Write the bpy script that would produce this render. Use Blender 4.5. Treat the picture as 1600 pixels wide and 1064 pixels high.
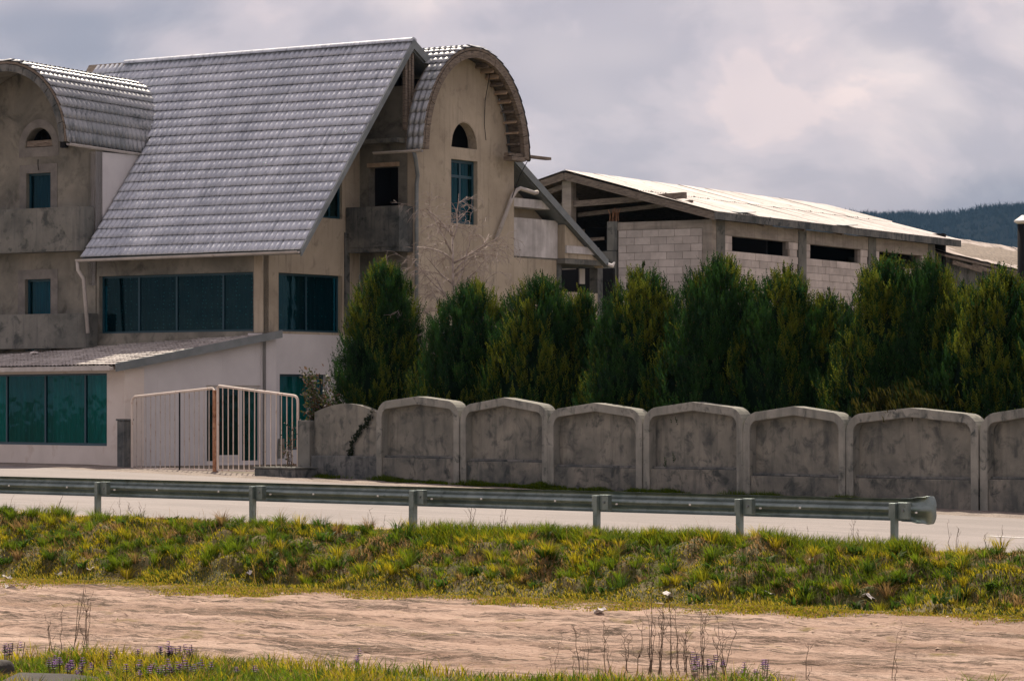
import bpy, math, random
import numpy as np
from mathutils import Vector, Matrix
random.seed(7); RNG = np.random.default_rng(7)
for o in list(bpy.data.objects): bpy.data.objects.remove(o)
SC = bpy.context.scene; COL = SC.collection
R = math.radians

# ------------------------------------------------------------------ camera, sky, sun, exposure
cd = bpy.data.cameras.new('camera'); cam = bpy.data.objects.new('camera', cd); COL.objects.link(cam)
cam.location = (0, 0, 2.0); cam.rotation_euler = (R(90), 0, 0)
cd.sensor_width = 36; cd.sensor_fit = 'HORIZONTAL'; cd.lens = 112.5; cd.shift_y = 103 / 1600
cd.clip_start = 0.5; cd.clip_end = 30000; SC.camera = cam

SUN_EL, SUN_AZ = 53.0, -2.5              # azimuth from +Y towards +X
sd = Vector((math.sin(R(SUN_AZ)) * math.cos(R(SUN_EL)), math.cos(R(SUN_AZ)) * math.cos(R(SUN_EL)), math.sin(R(SUN_EL))))
W = bpy.data.worlds.new('World'); SC.world = W; W.use_nodes = True
nt = W.node_tree; nt.nodes.clear(); N = nt.nodes.new; L = nt.links.new
out = N('ShaderNodeOutputWorld'); bg = N('ShaderNodeBackground'); bg.inputs['Strength'].default_value = 0.1
sky = N('ShaderNodeTexSky'); sky.sky_type = 'NISHITA'; sky.sun_disc = False
sky.sun_elevation = R(SUN_EL); sky.sun_rotation = R(SUN_AZ); sky.air_density = 1.0; sky.dust_density = 2.0
tc = N('ShaderNodeTexCoord')
mp = N('ShaderNodeMapping'); mp.inputs['Scale'].default_value = (1, 1, 1.7); mp.inputs['Location'].default_value = (5.08, 2.3, 0.93)
L(tc.outputs['Generated'], mp.inputs['Vector'])
def wnoise(scale, det, rough, dist=0.0):
    n = N('ShaderNodeTexNoise'); n.inputs['Scale'].default_value = scale; n.inputs['Detail'].default_value = det
    n.inputs['Roughness'].default_value = rough; n.inputs['Distortion'].default_value = dist
    L(mp.outputs['Vector'], n.inputs['Vector']); return n
def wramp(src, stops):
    r = N('ShaderNodeValToRGB'); cr = r.color_ramp; cr.interpolation = 'EASE'
    while len(cr.elements) < len(stops): cr.elements.new(0.5)
    for e, (p, c) in zip(cr.elements, stops): e.position = p; e.color = (*c, 1)
    L(src, r.inputs['Fac']); return r
big = wnoise(6.5, 3.0, 0.5, 0.35); fine = wnoise(16.0, 8.0, 0.55, 0.3)
rb = wramp(big.outputs['Fac'], [(0.37, (2.9, 2.75, 3.3)), (0.48, (4.9, 4.2, 4.45)), (0.61, (7.0, 5.85, 5.6))])
rf = wramp(fine.outputs['Fac'], [(0.39, (0.76, 0.77, 0.82)), (0.51, (0.96, 0.95, 0.96)), (0.57, (1.09, 1.05, 1.03)), (0.64, (1.32, 1.22, 1.13))])
mul = N('ShaderNodeMix'); mul.data_type = 'RGBA'; mul.blend_type = 'MULTIPLY'; mul.inputs['Factor'].default_value = 1.0
L(rb.outputs['Color'], mul.inputs[6]); L(rf.outputs['Color'], mul.inputs[7])
mx = N('ShaderNodeMix'); mx.data_type = 'RGBA'; mx.inputs['Factor'].default_value = 0.88
L(sky.outputs['Color'], mx.inputs[6]); L(mul.outputs[2], mx.inputs[7])
L(mx.outputs[2], bg.inputs['Color']); L(bg.outputs['Background'], out.inputs['Surface'])
sl = bpy.data.lights.new('sun', 'SUN'); sl.energy = 5.0; sl.angle = R(0.6); sl.color = (1.0, 0.86, 0.70)
so = bpy.data.objects.new('sun', sl); COL.objects.link(so); so.rotation_euler = sd.to_track_quat('Z', 'Y').to_euler()
SC.view_settings.view_transform = 'Standard'; SC.view_settings.look = 'None'
SC.view_settings.exposure = 0.4; SC.view_settings.gamma = 1.0; SC.view_settings.use_curve_mapping = False
SC.render.resolution_x = 1024; SC.render.resolution_y = 680
SC.cycles.max_bounces = 8; SC.cycles.transparent_max_bounces = 16; SC.cycles.volume_bounces = 0

# ------------------------------------------------------------------ helpers
class MB:
    """collects shapes into one mesh"""
    def __init__(s): s.v = []; s.f = []
    def add(s, vs, fs):
        b = len(s.v); s.v += [tuple(p) for p in vs]; s.f += [tuple(b + i for i in q) for q in fs]; return s
    def box(s, x0, x1, y0, y1, z0, z1):
        return s.add([(x0,y0,z0),(x1,y0,z0),(x1,y1,z0),(x0,y1,z0),(x0,y0,z1),(x1,y0,z1),(x1,y1,z1),(x0,y1,z1)],
                     [(0,3,2,1),(4,5,6,7),(0,1,5,4),(1,2,6,5),(2,3,7,6),(3,0,4,7)])
    def bar(s, a, b, w, h, up=(0,0,1)):
        a = Vector(a); b = Vector(b); d = (b - a).normalized(); u = Vector(up)
        if abs(d.dot(u)) > 0.99: u = Vector((1,0,0))
        x = d.cross(u).normalized() * (w/2); z = x.cross(d).normalized() * (h/2)
        return s.add([a-x-z, a+x-z, a+x+z, a-x+z, b-x-z, b+x-z, b+x+z, b-x+z],
                     [(3,2,1,0),(4,5,6,7),(0,1,5,4),(1,2,6,5),(2,3,7,6),(3,0,4,7)])
    def tube(s, pts, rad, n=8, cap=True):
        pts = [Vector(p) for p in pts]; k = len(pts)
        rs = rad if isinstance(rad, (list, tuple)) else [rad]*k
        base = len(s.v); ref = None
        for i, p in enumerate(pts):
            d = (pts[min(i+1,k-1)] - pts[max(i-1,0)]).normalized()
            if ref is None: ref = d.orthogonal().normalized()
            ref = (ref - d*ref.dot(d));
            if ref.length < 1e-5: ref = d.orthogonal()
            ref.normalize(); q = d.cross(ref)
            for j in range(n):
                a = 2*math.pi*j/n; s.v.append(tuple(p + (ref*math.cos(a) + q*math.sin(a))*rs[i]))
        for i in range(k-1):
            for j in range(n):
                a = base+i*n+j; b = base+i*n+(j+1)%n; s.f.append((a, b, b+n, a+n))
        if cap:
            s.f.append(tuple(base+j for j in range(n))[::-1]); s.f.append(tuple(base+(k-1)*n+j for j in range(n)))
        return s
    def prism(s, poly, axis, a0, a1):
        """polygon of 2-D points extruded along axis ('x': poly=(y,z), 'y': poly=(x,z), 'z': poly=(x,y))"""
        m = {'x': lambda p, a: (a, p[0], p[1]), 'y': lambda p, a: (p[0], a, p[1]), 'z': lambda p, a: (p[0], p[1], a)}[axis]
        n = len(poly); vs = [m(p, a0) for p in poly] + [m(p, a1) for p in poly]
        fs = [tuple(range(n))[::-1], tuple(range(n, 2*n))] + [(i, (i+1)%n, n+(i+1)%n, n+i) for i in range(n)]
        return s.add(vs, fs)
    def xform(s, mat):
        s.v = [tuple(mat @ Vector(p)) for p in s.v]; return s
    def mesh(s, name):
        me = bpy.data.meshes.new(name); me.from_pydata(s.v, [], s.f); fixn(me); return me
import bmesh
def fixn(me):
    bm = bmesh.new(); bm.from_mesh(me); bmesh.ops.recalc_face_normals(bm, faces=bm.faces); bm.to_mesh(me); bm.free(); me.update()
def np_mesh(name, V, Fc, col=None, smooth=False):
    V = np.asarray(V, np.float32); Fc = np.asarray(Fc, np.int32); m, k = Fc.shape
    me = bpy.data.meshes.new(name); me.vertices.add(len(V)); me.vertices.foreach_set('co', V.ravel())
    me.loops.add(m*k); me.loops.foreach_set('vertex_index', Fc.ravel())
    me.polygons.add(m); me.polygons.foreach_set('loop_start', np.arange(0, m*k, k, dtype=np.int32))
    if smooth: me.polygons.foreach_set('use_smooth', np.ones(m, bool))
    me.update(calc_edges=True)
    if col is not None:
        c = np.ones((len(V), 4), np.float32); c[:, :3] = col
        at = me.color_attributes.new('Col', 'FLOAT_COLOR', 'POINT'); at.data.foreach_set('color', c.ravel())
    return me
def obj(name, me, mat=None, parent=None, smooth=False, bevel=0):
    if isinstance(me, MB): me = me.mesh(name)
    o = bpy.data.objects.new(name, me); COL.objects.link(o)
    if mat is not None and not me.materials: me.materials.append(mat)
    if parent is not None: o.parent = parent
    if smooth:
        for p in me.polygons: p.use_smooth = True
    if bevel:
        b = o.modifiers.new('bevel', 'BEVEL'); b.width = bevel; b.segments = 2; b.limit_method = 'ANGLE'
    return o
def thing(name, label, cat, loc=(0,0,0), rz=0, group=None):
    o = bpy.data.objects.new(name, None); COL.objects.link(o); o.location = loc; o.rotation_euler = (0,0,rz)
    return tag(o, label, cat, group)
def tag(o, label, cat, group=None):
    o['label'] = label; o['category'] = cat
    if group: o['group'] = group
    return o
def struct(o): o['kind'] = 'structure'; return o
def stuff(o): o['kind'] = 'stuff'; return o
class Fr:
    """a ground frame: origin, and an x axis turned clockwise by th degrees"""
    def __init__(s, ox, oy, th):
        t = R(th); s.ox, s.oy, s.th = ox, oy, t; s.c, s.s = math.cos(t), math.sin(t)
    def w(s, x, y): return (s.ox + x*s.c + y*s.s, s.oy - x*s.s + y*s.c)
HF = Fr(-6.94, 89.0, 34.0)      # house
AF = Fr(-10.406, 86.0, 48.6)    # annex
WF = Fr(-3.198, 78.0, 46.3)     # roadside wall
RF = Fr(5.35, 44.6, 40.73)      # guardrail
IF = Fr(6.55, 105.0, 30.0)      # warehouse

# numpy value noise
_tab = np.random.default_rng(3).random((256, 256))
def vnoise(x, y):
    xi = np.floor(x).astype(int); yi = np.floor(y).astype(int); fx = x-xi; fy = y-yi
    fx = fx*fx*(3-2*fx); fy = fy*fy*(3-2*fy)
    g = lambda a, b: _tab[a & 255, b & 255]
    return (g(xi,yi)*(1-fx)+g(xi+1,yi)*fx)*(1-fy) + (g(xi,yi+1)*(1-fx)+g(xi+1,yi+1)*fx)*fy
def fbm(x, y, o=4):
    r = 0; a = 0.5; t = 0
    for i in range(o): r = r + a*vnoise(x*2**i+17*i, y*2**i+31*i); t += a; a *= 0.5
    return r/t

# ------------------------------------------------------------------ materials
def mat_new(name):
    m = bpy.data.materials.new(name); m.use_nodes = True; t = m.node_tree
    return m, t, t.nodes['Principled BSDF'], t.nodes.new, t.links.new
def ramp(n, l, src, stops):
    r = n('ShaderNodeValToRGB'); cr = r.color_ramp
    while len(cr.elements) < len(stops): cr.elements.new(0.5)
    for e, (p, c) in zip(cr.elements, stops): e.position = p; e.color = (*c, 1) if len(c) == 3 else c
    l(src, r.inputs['Fac']); return r.outputs['Color']
def mixc(n, l, fac, a, b, blend='MIX'):
    m = n('ShaderNodeMix'); m.data_type = 'RGBA'; m.blend_type = blend
    for sock, v in ((m.inputs['Factor'], fac), (m.inputs[6], a), (m.inputs[7], b)):
        if hasattr(v, 'is_output'): l(v, sock)
        elif isinstance(v, (int, float)): sock.default_value = v
        else: sock.default_value = (*v, 1)
    return m.outputs[2]
def noise(n, l, vec, scale, det=5, rough=0.6, dist=0.0):
    x = n('ShaderNodeTexNoise'); x.inputs['Scale'].default_value = scale; x.inputs['Detail'].default_value = det
    x.inputs['Roughness'].default_value = rough; x.inputs['Distortion'].default_value = dist
    l(vec, x.inputs['Vector']); return x.outputs['Fac']
def mapv(n, l, vec, sc=(1,1,1), loc=(0,0,0), rot=(0,0,0)):
    m = n('ShaderNodeMapping'); m.inputs['Scale'].default_value = sc; m.inputs['Location'].default_value = loc
    if any(rot):
        r = n('ShaderNodeMapping'); r.inputs['Rotation'].default_value = rot; l(vec, r.inputs['Vector']); vec = r.outputs['Vector']
    l(vec, m.inputs['Vector']); return m.outputs['Vector']
def surf(name, c0, c1, scale=1.2, c2=None, c2s=5.0, c2lim=(0.52, 0.66), streak=None, ssc=(3,3,0.22), slim=(0.5,0.7), rough=0.88, bump=0.25,
         bscale=28, metal=0.0, spec=0.3, ref=None, rnd=0.0, lim=(0.36, 0.64), vsc=(1,1,1), world=False, rvar=0.0):
    m, t, b, n, l = mat_new(name)
    if world: g = n('ShaderNodeNewGeometry'); vec = g.outputs['Position']
    else:
        tcn = n('ShaderNodeTexCoord'); vec = tcn.outputs['Object']
        if ref is not None: tcn.object = ref
    v = mapv(n, l, vec, vsc)
    A = noise(n, l, v, scale, 6, 0.62, 0.3)
    col = ramp(n, l, A, [(lim[0], c0), (lim[1], c1)])
    if c2 is not None:
        f = ramp(n, l, noise(n, l, v, c2s, 6, 0.65, 0.5), [(c2lim[0], (0,0,0)), (c2lim[1], (1,1,1))])
        col = mixc(n, l, f, col, c2)
    if streak is not None:
        vs = mapv(n, l, vec, ssc)
        f = ramp(n, l, noise(n, l, vs, 2.0, 5, 0.6), [(slim[0], (0,0,0)), (slim[1], (0.6,0.6,0.6))])
        col = mixc(n, l, f, col, streak)
    if rnd:
        oi = n('ShaderNodeObjectInfo'); mr = n('ShaderNodeMapRange'); mr.inputs['To Min'].default_value = 1-rnd; mr.inputs['To Max'].default_value = 1+rnd*0.6
        l(oi.outputs['Random'], mr.inputs['Value']); col = mixc(n, l, 1.0, col, mr.outputs['Result'], 'MULTIPLY')
    l(col, b.inputs['Base Color']); b.inputs['Roughness'].default_value = rough; b.inputs['Metallic'].default_value = metal
    b.inputs['Specular IOR Level'].default_value = spec
    if rvar:
        mr = n('ShaderNodeMapRange'); mr.inputs['To Min'].default_value = rough-rvar; mr.inputs['To Max'].default_value = rough+rvar
        l(noise(n, l, v, scale*3, 4), mr.inputs['Value']); l(mr.outputs['Result'], b.inputs['Roughness'])
    if bump:
        bn = n('ShaderNodeBump'); bn.inputs['Strength'].default_value = bump; bn.inputs['Distance'].default_value = 0.02
        l(noise(n, l, v, bscale, 6, 0.7), bn.inputs['Height']); l(bn.outputs['Normal'], b.inputs['Normal'])
    return m
def plain(name, c, rough=0.6, metal=0.0, spec=0.4):
    m, t, b, n, l = mat_new(name); b.inputs['Base Color'].default_value = (*c, 1); b.inputs['Roughness'].default_value = rough
    b.inputs['Metallic'].default_value = metal; b.inputs['Specular IOR Level'].default_value = spec; return m
def foliage(name, transl=0.4, gloss=0.08, rough=0.5):
    m, t, b, n, l = mat_new(name); at = n('ShaderNodeAttribute'); at.attribute_name = 'Col'
    l(at.outputs['Color'], b.inputs['Base Color']); b.inputs['Roughness'].default_value = rough; b.inputs['Specular IOR Level'].default_value = gloss
    tr = n('ShaderNodeBsdfTranslucent'); l(at.outputs['Color'], tr.inputs['Color'])
    ms = n('ShaderNodeMixShader'); ms.inputs['Fac'].default_value = transl
    l(b.outputs['BSDF'], ms.inputs[1]); l(tr.outputs['BSDF'], ms.inputs[2]); l(ms.outputs['Shader'], t.nodes['Material Output'].inputs['Surface'])
    return m
def glass(name, tint, refl=(0.20,0.42,0.48), trans=0.74, rough=0.03):
    m, t, b, n, l = mat_new(name); t.nodes.remove(b)
    tr = n('ShaderNodeBsdfTransparent'); tr.inputs['Color'].default_value = (*[c*trans for c in tint], 1)
    oi = n('ShaderNodeObjectInfo'); mr = n('ShaderNodeMapRange'); mr.inputs['To Min'].default_value = 0.55; mr.inputs['To Max'].default_value = 1.15; l(oi.outputs['Random'], mr.inputs['Value'])
    l(mixc(n, l, 1.0, tuple(c*trans for c in tint), mr.outputs['Result'], 'MULTIPLY'), tr.inputs['Color'])
    gl = n('ShaderNodeBsdfGlossy'); gl.inputs['Roughness'].default_value = rough; gl.inputs['Color'].default_value = (*refl, 1)
    lw = n('ShaderNodeLayerWeight'); lw.inputs['Blend'].default_value = 0.5
    pw = n('ShaderNodeMath'); pw.operation = 'POWER'; pw.inputs[1].default_value = 4.0; l(lw.outputs['Facing'], pw.inputs[0])
    fr = n('ShaderNodeMath'); fr.operation = 'MULTIPLY_ADD'; fr.inputs[1].default_value = 0.9; fr.inputs[2].default_value = 0.045; l(pw.outputs[0], fr.inputs[0])
    tcn = n('ShaderNodeTexCoord'); bn = n('ShaderNodeBump'); bn.inputs['Strength'].default_value = 0.12; bn.inputs['Distance'].default_value = 0.05
    l(noise(n, l, tcn.outputs['Object'], 1.6, 2), bn.inputs['Height']); l(bn.outputs['Normal'], gl.inputs['Normal'])
    ms = n('ShaderNodeMixShader'); l(fr.outputs[0], ms.inputs['Fac']); l(tr.outputs['BSDF'], ms.inputs[1]); l(gl.outputs['BSDF'], ms.inputs[2])
    l(ms.outputs['Shader'], t.nodes['Material Output'].inputs['Surface']); return m

M = {}
def build_materials():
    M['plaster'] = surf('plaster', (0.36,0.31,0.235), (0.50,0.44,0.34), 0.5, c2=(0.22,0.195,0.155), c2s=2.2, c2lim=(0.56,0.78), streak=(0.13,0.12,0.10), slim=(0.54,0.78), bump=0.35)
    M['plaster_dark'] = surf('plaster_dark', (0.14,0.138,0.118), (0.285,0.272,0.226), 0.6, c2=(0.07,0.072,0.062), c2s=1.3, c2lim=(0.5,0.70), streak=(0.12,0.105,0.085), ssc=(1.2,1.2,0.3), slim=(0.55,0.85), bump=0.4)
    M['patch'] = surf('patch', (0.15,0.145,0.135), (0.23,0.22,0.2), 2.5, bump=0.5)
    M['concrete'] = surf('concrete', (0.12,0.125,0.112), (0.22,0.22,0.195), 0.9, c2=(0.07,0.078,0.072), c2s=2.6, streak=(0.085,0.09,0.09), slim=(0.52,0.72), bump=0.4)
    M['concrete_dark'] = surf('concrete_dark', (0.075,0.085,0.085), (0.20,0.20,0.185), 1.4, c2=(0.04,0.05,0.05), c2s=3.2, streak=(0.03,0.04,0.045), slim=(0.5,0.68), bump=0.45)
    M['parapet'] = surf('parapet', (0.42,0.41,0.40), (0.66,0.65,0.64), 1.2, streak=(0.24,0.235,0.23), ssc=(2,2,0.15), slim=(0.45,0.75), bump=0.25)
    M['wall_conc'] = surf('wall_concrete', (0.20,0.205,0.18), (0.31,0.305,0.265), 1.6, c2=(0.075,0.085,0.078), c2s=4.0, c2lim=(0.55,0.70), streak=(0.045,0.055,0.052), ssc=(2.5,2.5,0.35), slim=(0.5,0.74), bump=0.45)
    M['infill'] = surf('infill_concrete', (0.145,0.145,0.125), (0.265,0.255,0.212), 1.1, c2=(0.085,0.09,0.083), c2s=3.0, c2lim=(0.50,0.66), streak=(0.055,0.062,0.06), ssc=(3,3,0.3), slim=(0.52,0.75), bump=0.5)
    M['plinth'] = surf('plinth_concrete', (0.10,0.106,0.097), (0.24,0.228,0.19), 1.2, c2=(0.05,0.058,0.055), c2s=2.6, c2lim=(0.50,0.64), streak=(0.05,0.06,0.06), ssc=(2.5,2.5,0.5), slim=(0.5,0.7), bump=0.45)
    M['white'] = surf('white_render', (0.58,0.57,0.57), (0.66,0.65,0.645), 0.8, streak=(0.42,0.39,0.37), slim=(0.6,0.85), bump=0.12)
    M['cream'] = surf('cream_render', (0.66,0.60,0.54), (0.74,0.68,0.62), 0.8, c2=(0.52,0.42,0.34), c2s=1.6, c2lim=(0.56,0.78), bump=0.15)
    M['tile'] = tile_mat('roof_tile_metal', (0.44,0.48,0.535), (0.57,0.61,0.665), (0.23,0.26,0.30))
    M['tile_old'] = tile_mat('roof_tile_weathered', (0.33,0.30,0.275), (0.50,0.465,0.43), (0.13,0.12,0.105), metal=0.0, rough=0.65)
    M['tile_barrel'] = tile_mat('roof_tile_barrel', (0.26,0.285,0.30), (0.40,0.415,0.43), (0.10,0.12,0.13))
    M['trim'] = surf('trim_metal', (0.16,0.185,0.19), (0.23,0.255,0.26), 2.0, rough=0.5, metal=0.3, bump=0.05)
    M['gutter'] = surf('gutter_metal', (0.42,0.40,0.37), (0.55,0.52,0.48), 2.5, c2=(0.24,0.19,0.14), c2s=6, c2lim=(0.6,0.75), rough=0.5, bump=0.05)
    M['wood'] = surf('old_wood', (0.14,0.115,0.09), (0.27,0.225,0.18), 4.0, vsc=(1,1,6), c2=(0.07,0.06,0.05), bump=0.3)
    M['wood_pale'] = surf('pale_wood', (0.36,0.27,0.19), (0.5,0.39,0.28), 4.0, bump=0.2)
    M['dark'] = plain('dark_interior', (0.02,0.02,0.022), 0.95, spec=0.05)  # near-black; interior boards and back walls carry their shade in this colour
    M['frame_teal'] = plain('window_frame_teal', (0.012,0.06,0.085), 0.4)
    M['frame_white'] = plain('door_frame_white', (0.62,0.60,0.58), 0.45)
    M['glass_teal'] = glass('glass_teal', (0.03,0.60,0.58))
    M['glass_blue'] = glass('glass_blue', (0.04,0.46,0.52))
    M['glass_dark'] = glass('glass_dark', (0.08,0.16,0.18))
    M['curtain_teal'] = surf('curtain_teal', (0.20,0.42,0.42), (0.36,0.60,0.58), 1.5, vsc=(4,4,0.5), bump=0)
    M['curtain_lace'] = lace('curtain_lace')
    M['curtain_blue'] = surf('curtain_blue', (0.06,0.15,0.26), (0.13,0.26,0.36), 3, vsc=(5,5,0.3), bump=0)
    M['galv'] = surf('galvanised_steel', (0.17,0.215,0.205), (0.27,0.325,0.31), 3.0, c2=(0.11,0.14,0.135), c2s=9, c2lim=(0.55,0.75), rough=0.42, metal=0.75, bump=0.06, bscale=14, rvar=0.1)
    M['reflector'] = plain('reflector', (0.85,0.84,0.8), 0.3)
    M['rusty'] = surf('rusty_paint', (0.64,0.56,0.48), (0.74,0.66,0.58), 3.0, c2=(0.34,0.17,0.09), c2s=7, c2lim=(0.58,0.70), rough=0.6, bump=0.2, bscale=40)
    M['bar_dull'] = surf('dull_paint', (0.40,0.36,0.33), (0.50,0.46,0.43), 3.0, c2=(0.24,0.14,0.09), c2s=7, c2lim=(0.56,0.70), rough=0.7, bump=0.2)
    M['rust'] = surf('rust', (0.30,0.13,0.06), (0.48,0.27,0.16), 5.0, c2=(0.14,0.06,0.03), c2s=9, rough=0.8, bump=0.3)
    M['block'] = surf('aerated_block', (0.50,0.455,0.415), (0.66,0.60,0.55), 1.6, c2=(0.36,0.32,0.28), c2s=5, c2lim=(0.6,0.78), bump=0.25, rnd=0.16, world=True)
    M['mortar'] = surf('mortar', (0.22,0.20,0.18), (0.31,0.28,0.25), 3.0, bump=0.5)
    M['formed'] = surf('formed_concrete', (0.27,0.245,0.21), (0.42,0.375,0.32), 1.0, vsc=(1,1,4), streak=(0.16,0.15,0.135), slim=(0.5,0.75), bump=0.35)
    M['ind_roof'] = surf('sheet_roof', (0.36,0.325,0.31), (0.50,0.455,0.435), 0.7, c2=(0.17,0.15,0.14), c2s=2.6, c2lim=(0.56,0.66), rough=0.6, bump=0.1, spec=0.35, rnd=0.22, world=True, vsc=(1,1,1))
    M['shed_roof'] = surf('shed_roof', (0.30,0.255,0.225), (0.48,0.42,0.38), 1.2, c2=(0.10,0.085,0.075), c2s=2.2, c2lim=(0.52,0.64), rough=0.75, bump=0.4, bscale=8, rnd=0.12, world=True)
    M['leaf'] = foliage('foliage', 0.35, 0.05)
    M['grass'] = foliage('grass_blades', 0.52, 0.06)
    M['bark'] = surf('bark', (0.09,0.065,0.045), (0.16,0.12,0.09), 6, bump=0.5)
    M['birch'] = surf('birch_bark', (0.26,0.215,0.185), (0.46,0.40,0.36), 5, c2=(0.12,0.09,0.075), c2s=8, c2lim=(0.58,0.66), bump=0.2)
    M['twig'] = surf('dry_twig', (0.075,0.055,0.04), (0.16,0.12,0.085), 8, bump=0.2)
    M['petal'] = plain('purple_petal', (0.16,0.055,0.24), 0.7, spec=0.1)
    M['paper'] = surf('paper_scrap', (0.62,0.58,0.55), (0.8,0.76,0.72), 12, bump=0.1)
    M['stone'] = surf('old_stone', (0.035,0.033,0.03), (0.08,0.075,0.066), 2.5, c2=(0.04,0.04,0.038), bump=0.6)
    M['green_plastic'] = plain('green_plastic', (0.02,0.22,0.07), 0.25)
    M['paint'] = surf('road_paint', (0.70,0.69,0.67), (0.82,0.81,0.79), 6, c2=(0.42,0.40,0.38), c2s=14, c2lim=(0.6,0.72), rough=0.7, bump=0.1, world=True)
def tile_mat(name, c0, c1, dirt, metal=0.35, rough=0.4):
    m, t, b, n, l = mat_new(name)
    g = n('ShaderNodeNewGeometry'); vec = g.outputs['Position']
    # position turned into the house's own axes so that sheets and streaks run down the slope
    h = mapv(n, l, vec, rot=(0, 0, HF.th))
    A = noise(n, l, mapv(n, l, h, (0.9,0.35,0.35)), 1.3, 4, 0.55)
    col = ramp(n, l, A, [(0.38, c0), (0.62, c1)])
    S = noise(n, l, mapv(n, l, h, (5.0,0.5,0.5)), 2.2, 6, 0.65)
    col = mixc(n, l, ramp(n, l, S, [(0.5,(0,0,0)), (0.74,(1,1,1))]), col, dirt)
    D = noise(n, l, h, 9.0, 5, 0.65)
    col = mixc(n, l, ramp(n, l, D, [(0.56,(0,0,0)), (0.8,(1,1,1))]), col, tuple(min(1, c*1.5) for c in c1))
    l(col, b.inputs['Base Color']); b.inputs['Metallic'].default_value = metal; b.inputs['Specular IOR Level'].default_value = 0.5
    mr = n('ShaderNodeMapRange'); mr.inputs['To Min'].default_value = rough-0.1; mr.inputs['To Max'].default_value = rough+0.18
    l(D, mr.inputs['Value']); l(mr.outputs['Result'], b.inputs['Roughness'])
    return m
def lace(name):
    m, t, b, n, l = mat_new(name); tcn = n('ShaderNodeTexCoord')
    vo = n('ShaderNodeTexVoronoi'); vo.inputs['Scale'].default_value = 9.0; vo.inputs['Randomness'].default_value = 0.35
    l(tcn.outputs['Object'], vo.inputs['Vector'])
    f = ramp(n, l, vo.outputs['Distance'], [(0.12,(1,1,1)), (0.22,(0,0,0))])
    l(mixc(n, l, f, (0.045,0.11,0.13), (0.36,0.50,0.48)), b.inputs['Base Color']); b.inputs['Roughness'].default_value = 0.9
    return m
build_materials()

# ------------------------------------------------------------------ the ground: strips that share their edges
def clampf(a, lo, hi): return np.clip(a, lo, hi)
def line_wall(yoff):
    def f(u):
        x = -40 + 100*u; X = WF.ox + x*WF.c + yoff*WF.s; Y = WF.oy - x*WF.s + yoff*WF.c
        return X, Y, clampf(0.21 - 0.0167*x, -0.4, 0.42)
    return f
def line_rail(yoff, hfun):
    def f(u):
        x = -70 + 100*u; X = RF.ox + x*RF.c + yoff*RF.s; Y = RF.oy - x*RF.s + yoff*RF.c
        return X, Y, hfun(x)
    return f
hr = lambda x: clampf(-0.02 - 0.006*x, -0.2, 0.3)
ht = lambda x: clampf(-0.62 + 0.01*x, -0.95, -0.5)
L_yard = lambda u: (lambda a: (a[0]+110*WF.s, a[1]+110*WF.c, a[2]*0+0.3))(line_wall(0)(u))
L_wall = line_wall(0.0); L_far = line_wall(-2.3); L_near = line_rail(0.95, lambda x: hr(x)-0.02)
L_top = line_rail(-0.2, hr); L_toe = line_rail(-3.5, ht)
def L_fg(u):
    s = -70 + 130*u; dx, dy = 0.8955, -0.445
    return -1.8+dx*s, 34.0+dy*s, -0.80+0*s
def L_cam(u): return -90+190*u, -25+0*u, -0.95+0*u
class Strip:
    def __init__(s, a, b, disp=None): s.a, s.b, s.d = a, b, disp
    def pt(s, u, v):
        u = np.asarray(u, float); v = np.asarray(v, float)
        x0, y0, z0 = s.a(u); x1, y1, z1 = s.b(u); x = x0+(x1-x0)*v; y = y0+(y1-y0)*v; z = z0+(z1-z0)*v
        if s.d is not None: z = z + s.d(x, y, v)
        return np.stack([x, y, z], -1)
    def grid(s, us, vs):
        U, Vv = np.meshgrid(us, vs); P = s.pt(U, Vv).reshape(-1, 3); nu, nv = len(us), len(vs)
        i = np.arange((nv-1)*(nu-1)); r = i//(nu-1); c = i % (nu-1); a = r*nu+c
        return P, np.stack([a, a+1, a+nu+1, a+nu], -1)
edge = lambda v: np.minimum(1, np.minimum(v, 1-v)*6)
def d_bank(x, y, v):
    return (np.sin(np.pi*np.clip(v,0,1))*0.12 + edge(v)*np.clip((1-v)*3.5+0.15,0,1)*((fbm(x*0.9, y*0.9)-0.5)*0.6 + (fbm(x*2.4+9, y*2.4)-0.5)*0.55))
def d_dirt(x, y, v):
    al = x*RF.c - y*RF.s; ac = x*RF.s + y*RF.c      # along and across the track
    e = np.minimum(1, np.minimum(v, 1-v)*10)
    rut = (fbm(al*0.10+3, ac*1.6)-0.5)*0.09 + (fbm(al*0.5, ac*5.0+5)-0.5)*0.045 + (fbm(x*4.2, y*4.2)-0.5)*0.07
    for c_, dp in ((26.6,.05), (28.3,.06), (30.3,.05), (31.9,.06)):
        wob = (fbm(al*0.12+c_, al*0+c_)-0.5)*1.4; q = ac-c_-wob; rut = rut - dp*np.exp(-(q/0.16)**2) + dp*0.6*np.exp(-((q-0.30)/0.10)**2) + dp*0.5*np.exp(-((q+0.30)/0.10)**2)
    return e*(rut + (fbm(x*0.25, y*0.25)-0.5)*0.12) + (fbm(x*7, y*7)-0.5)*0.018*e
def d_fg(x, y, v): return np.minimum(1, np.minimum(v*8, (1-v)*8))*(fbm(x*0.8, y*0.8)-0.45)*0.18
def d_verge(x, y, v): return edge(v)*(fbm(x*2.5, y*2.5)-0.5)*0.06
S_yard = Strip(L_wall, L_yard); S_verge = Strip(L_far, L_wall, d_verge); S_road = Strip(L_near, L_far)
S_shoulder = Strip(L_top, L_near, lambda x, y, v: edge(v)*(fbm(x*3, y*3)-0.5)*0.05)
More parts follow.
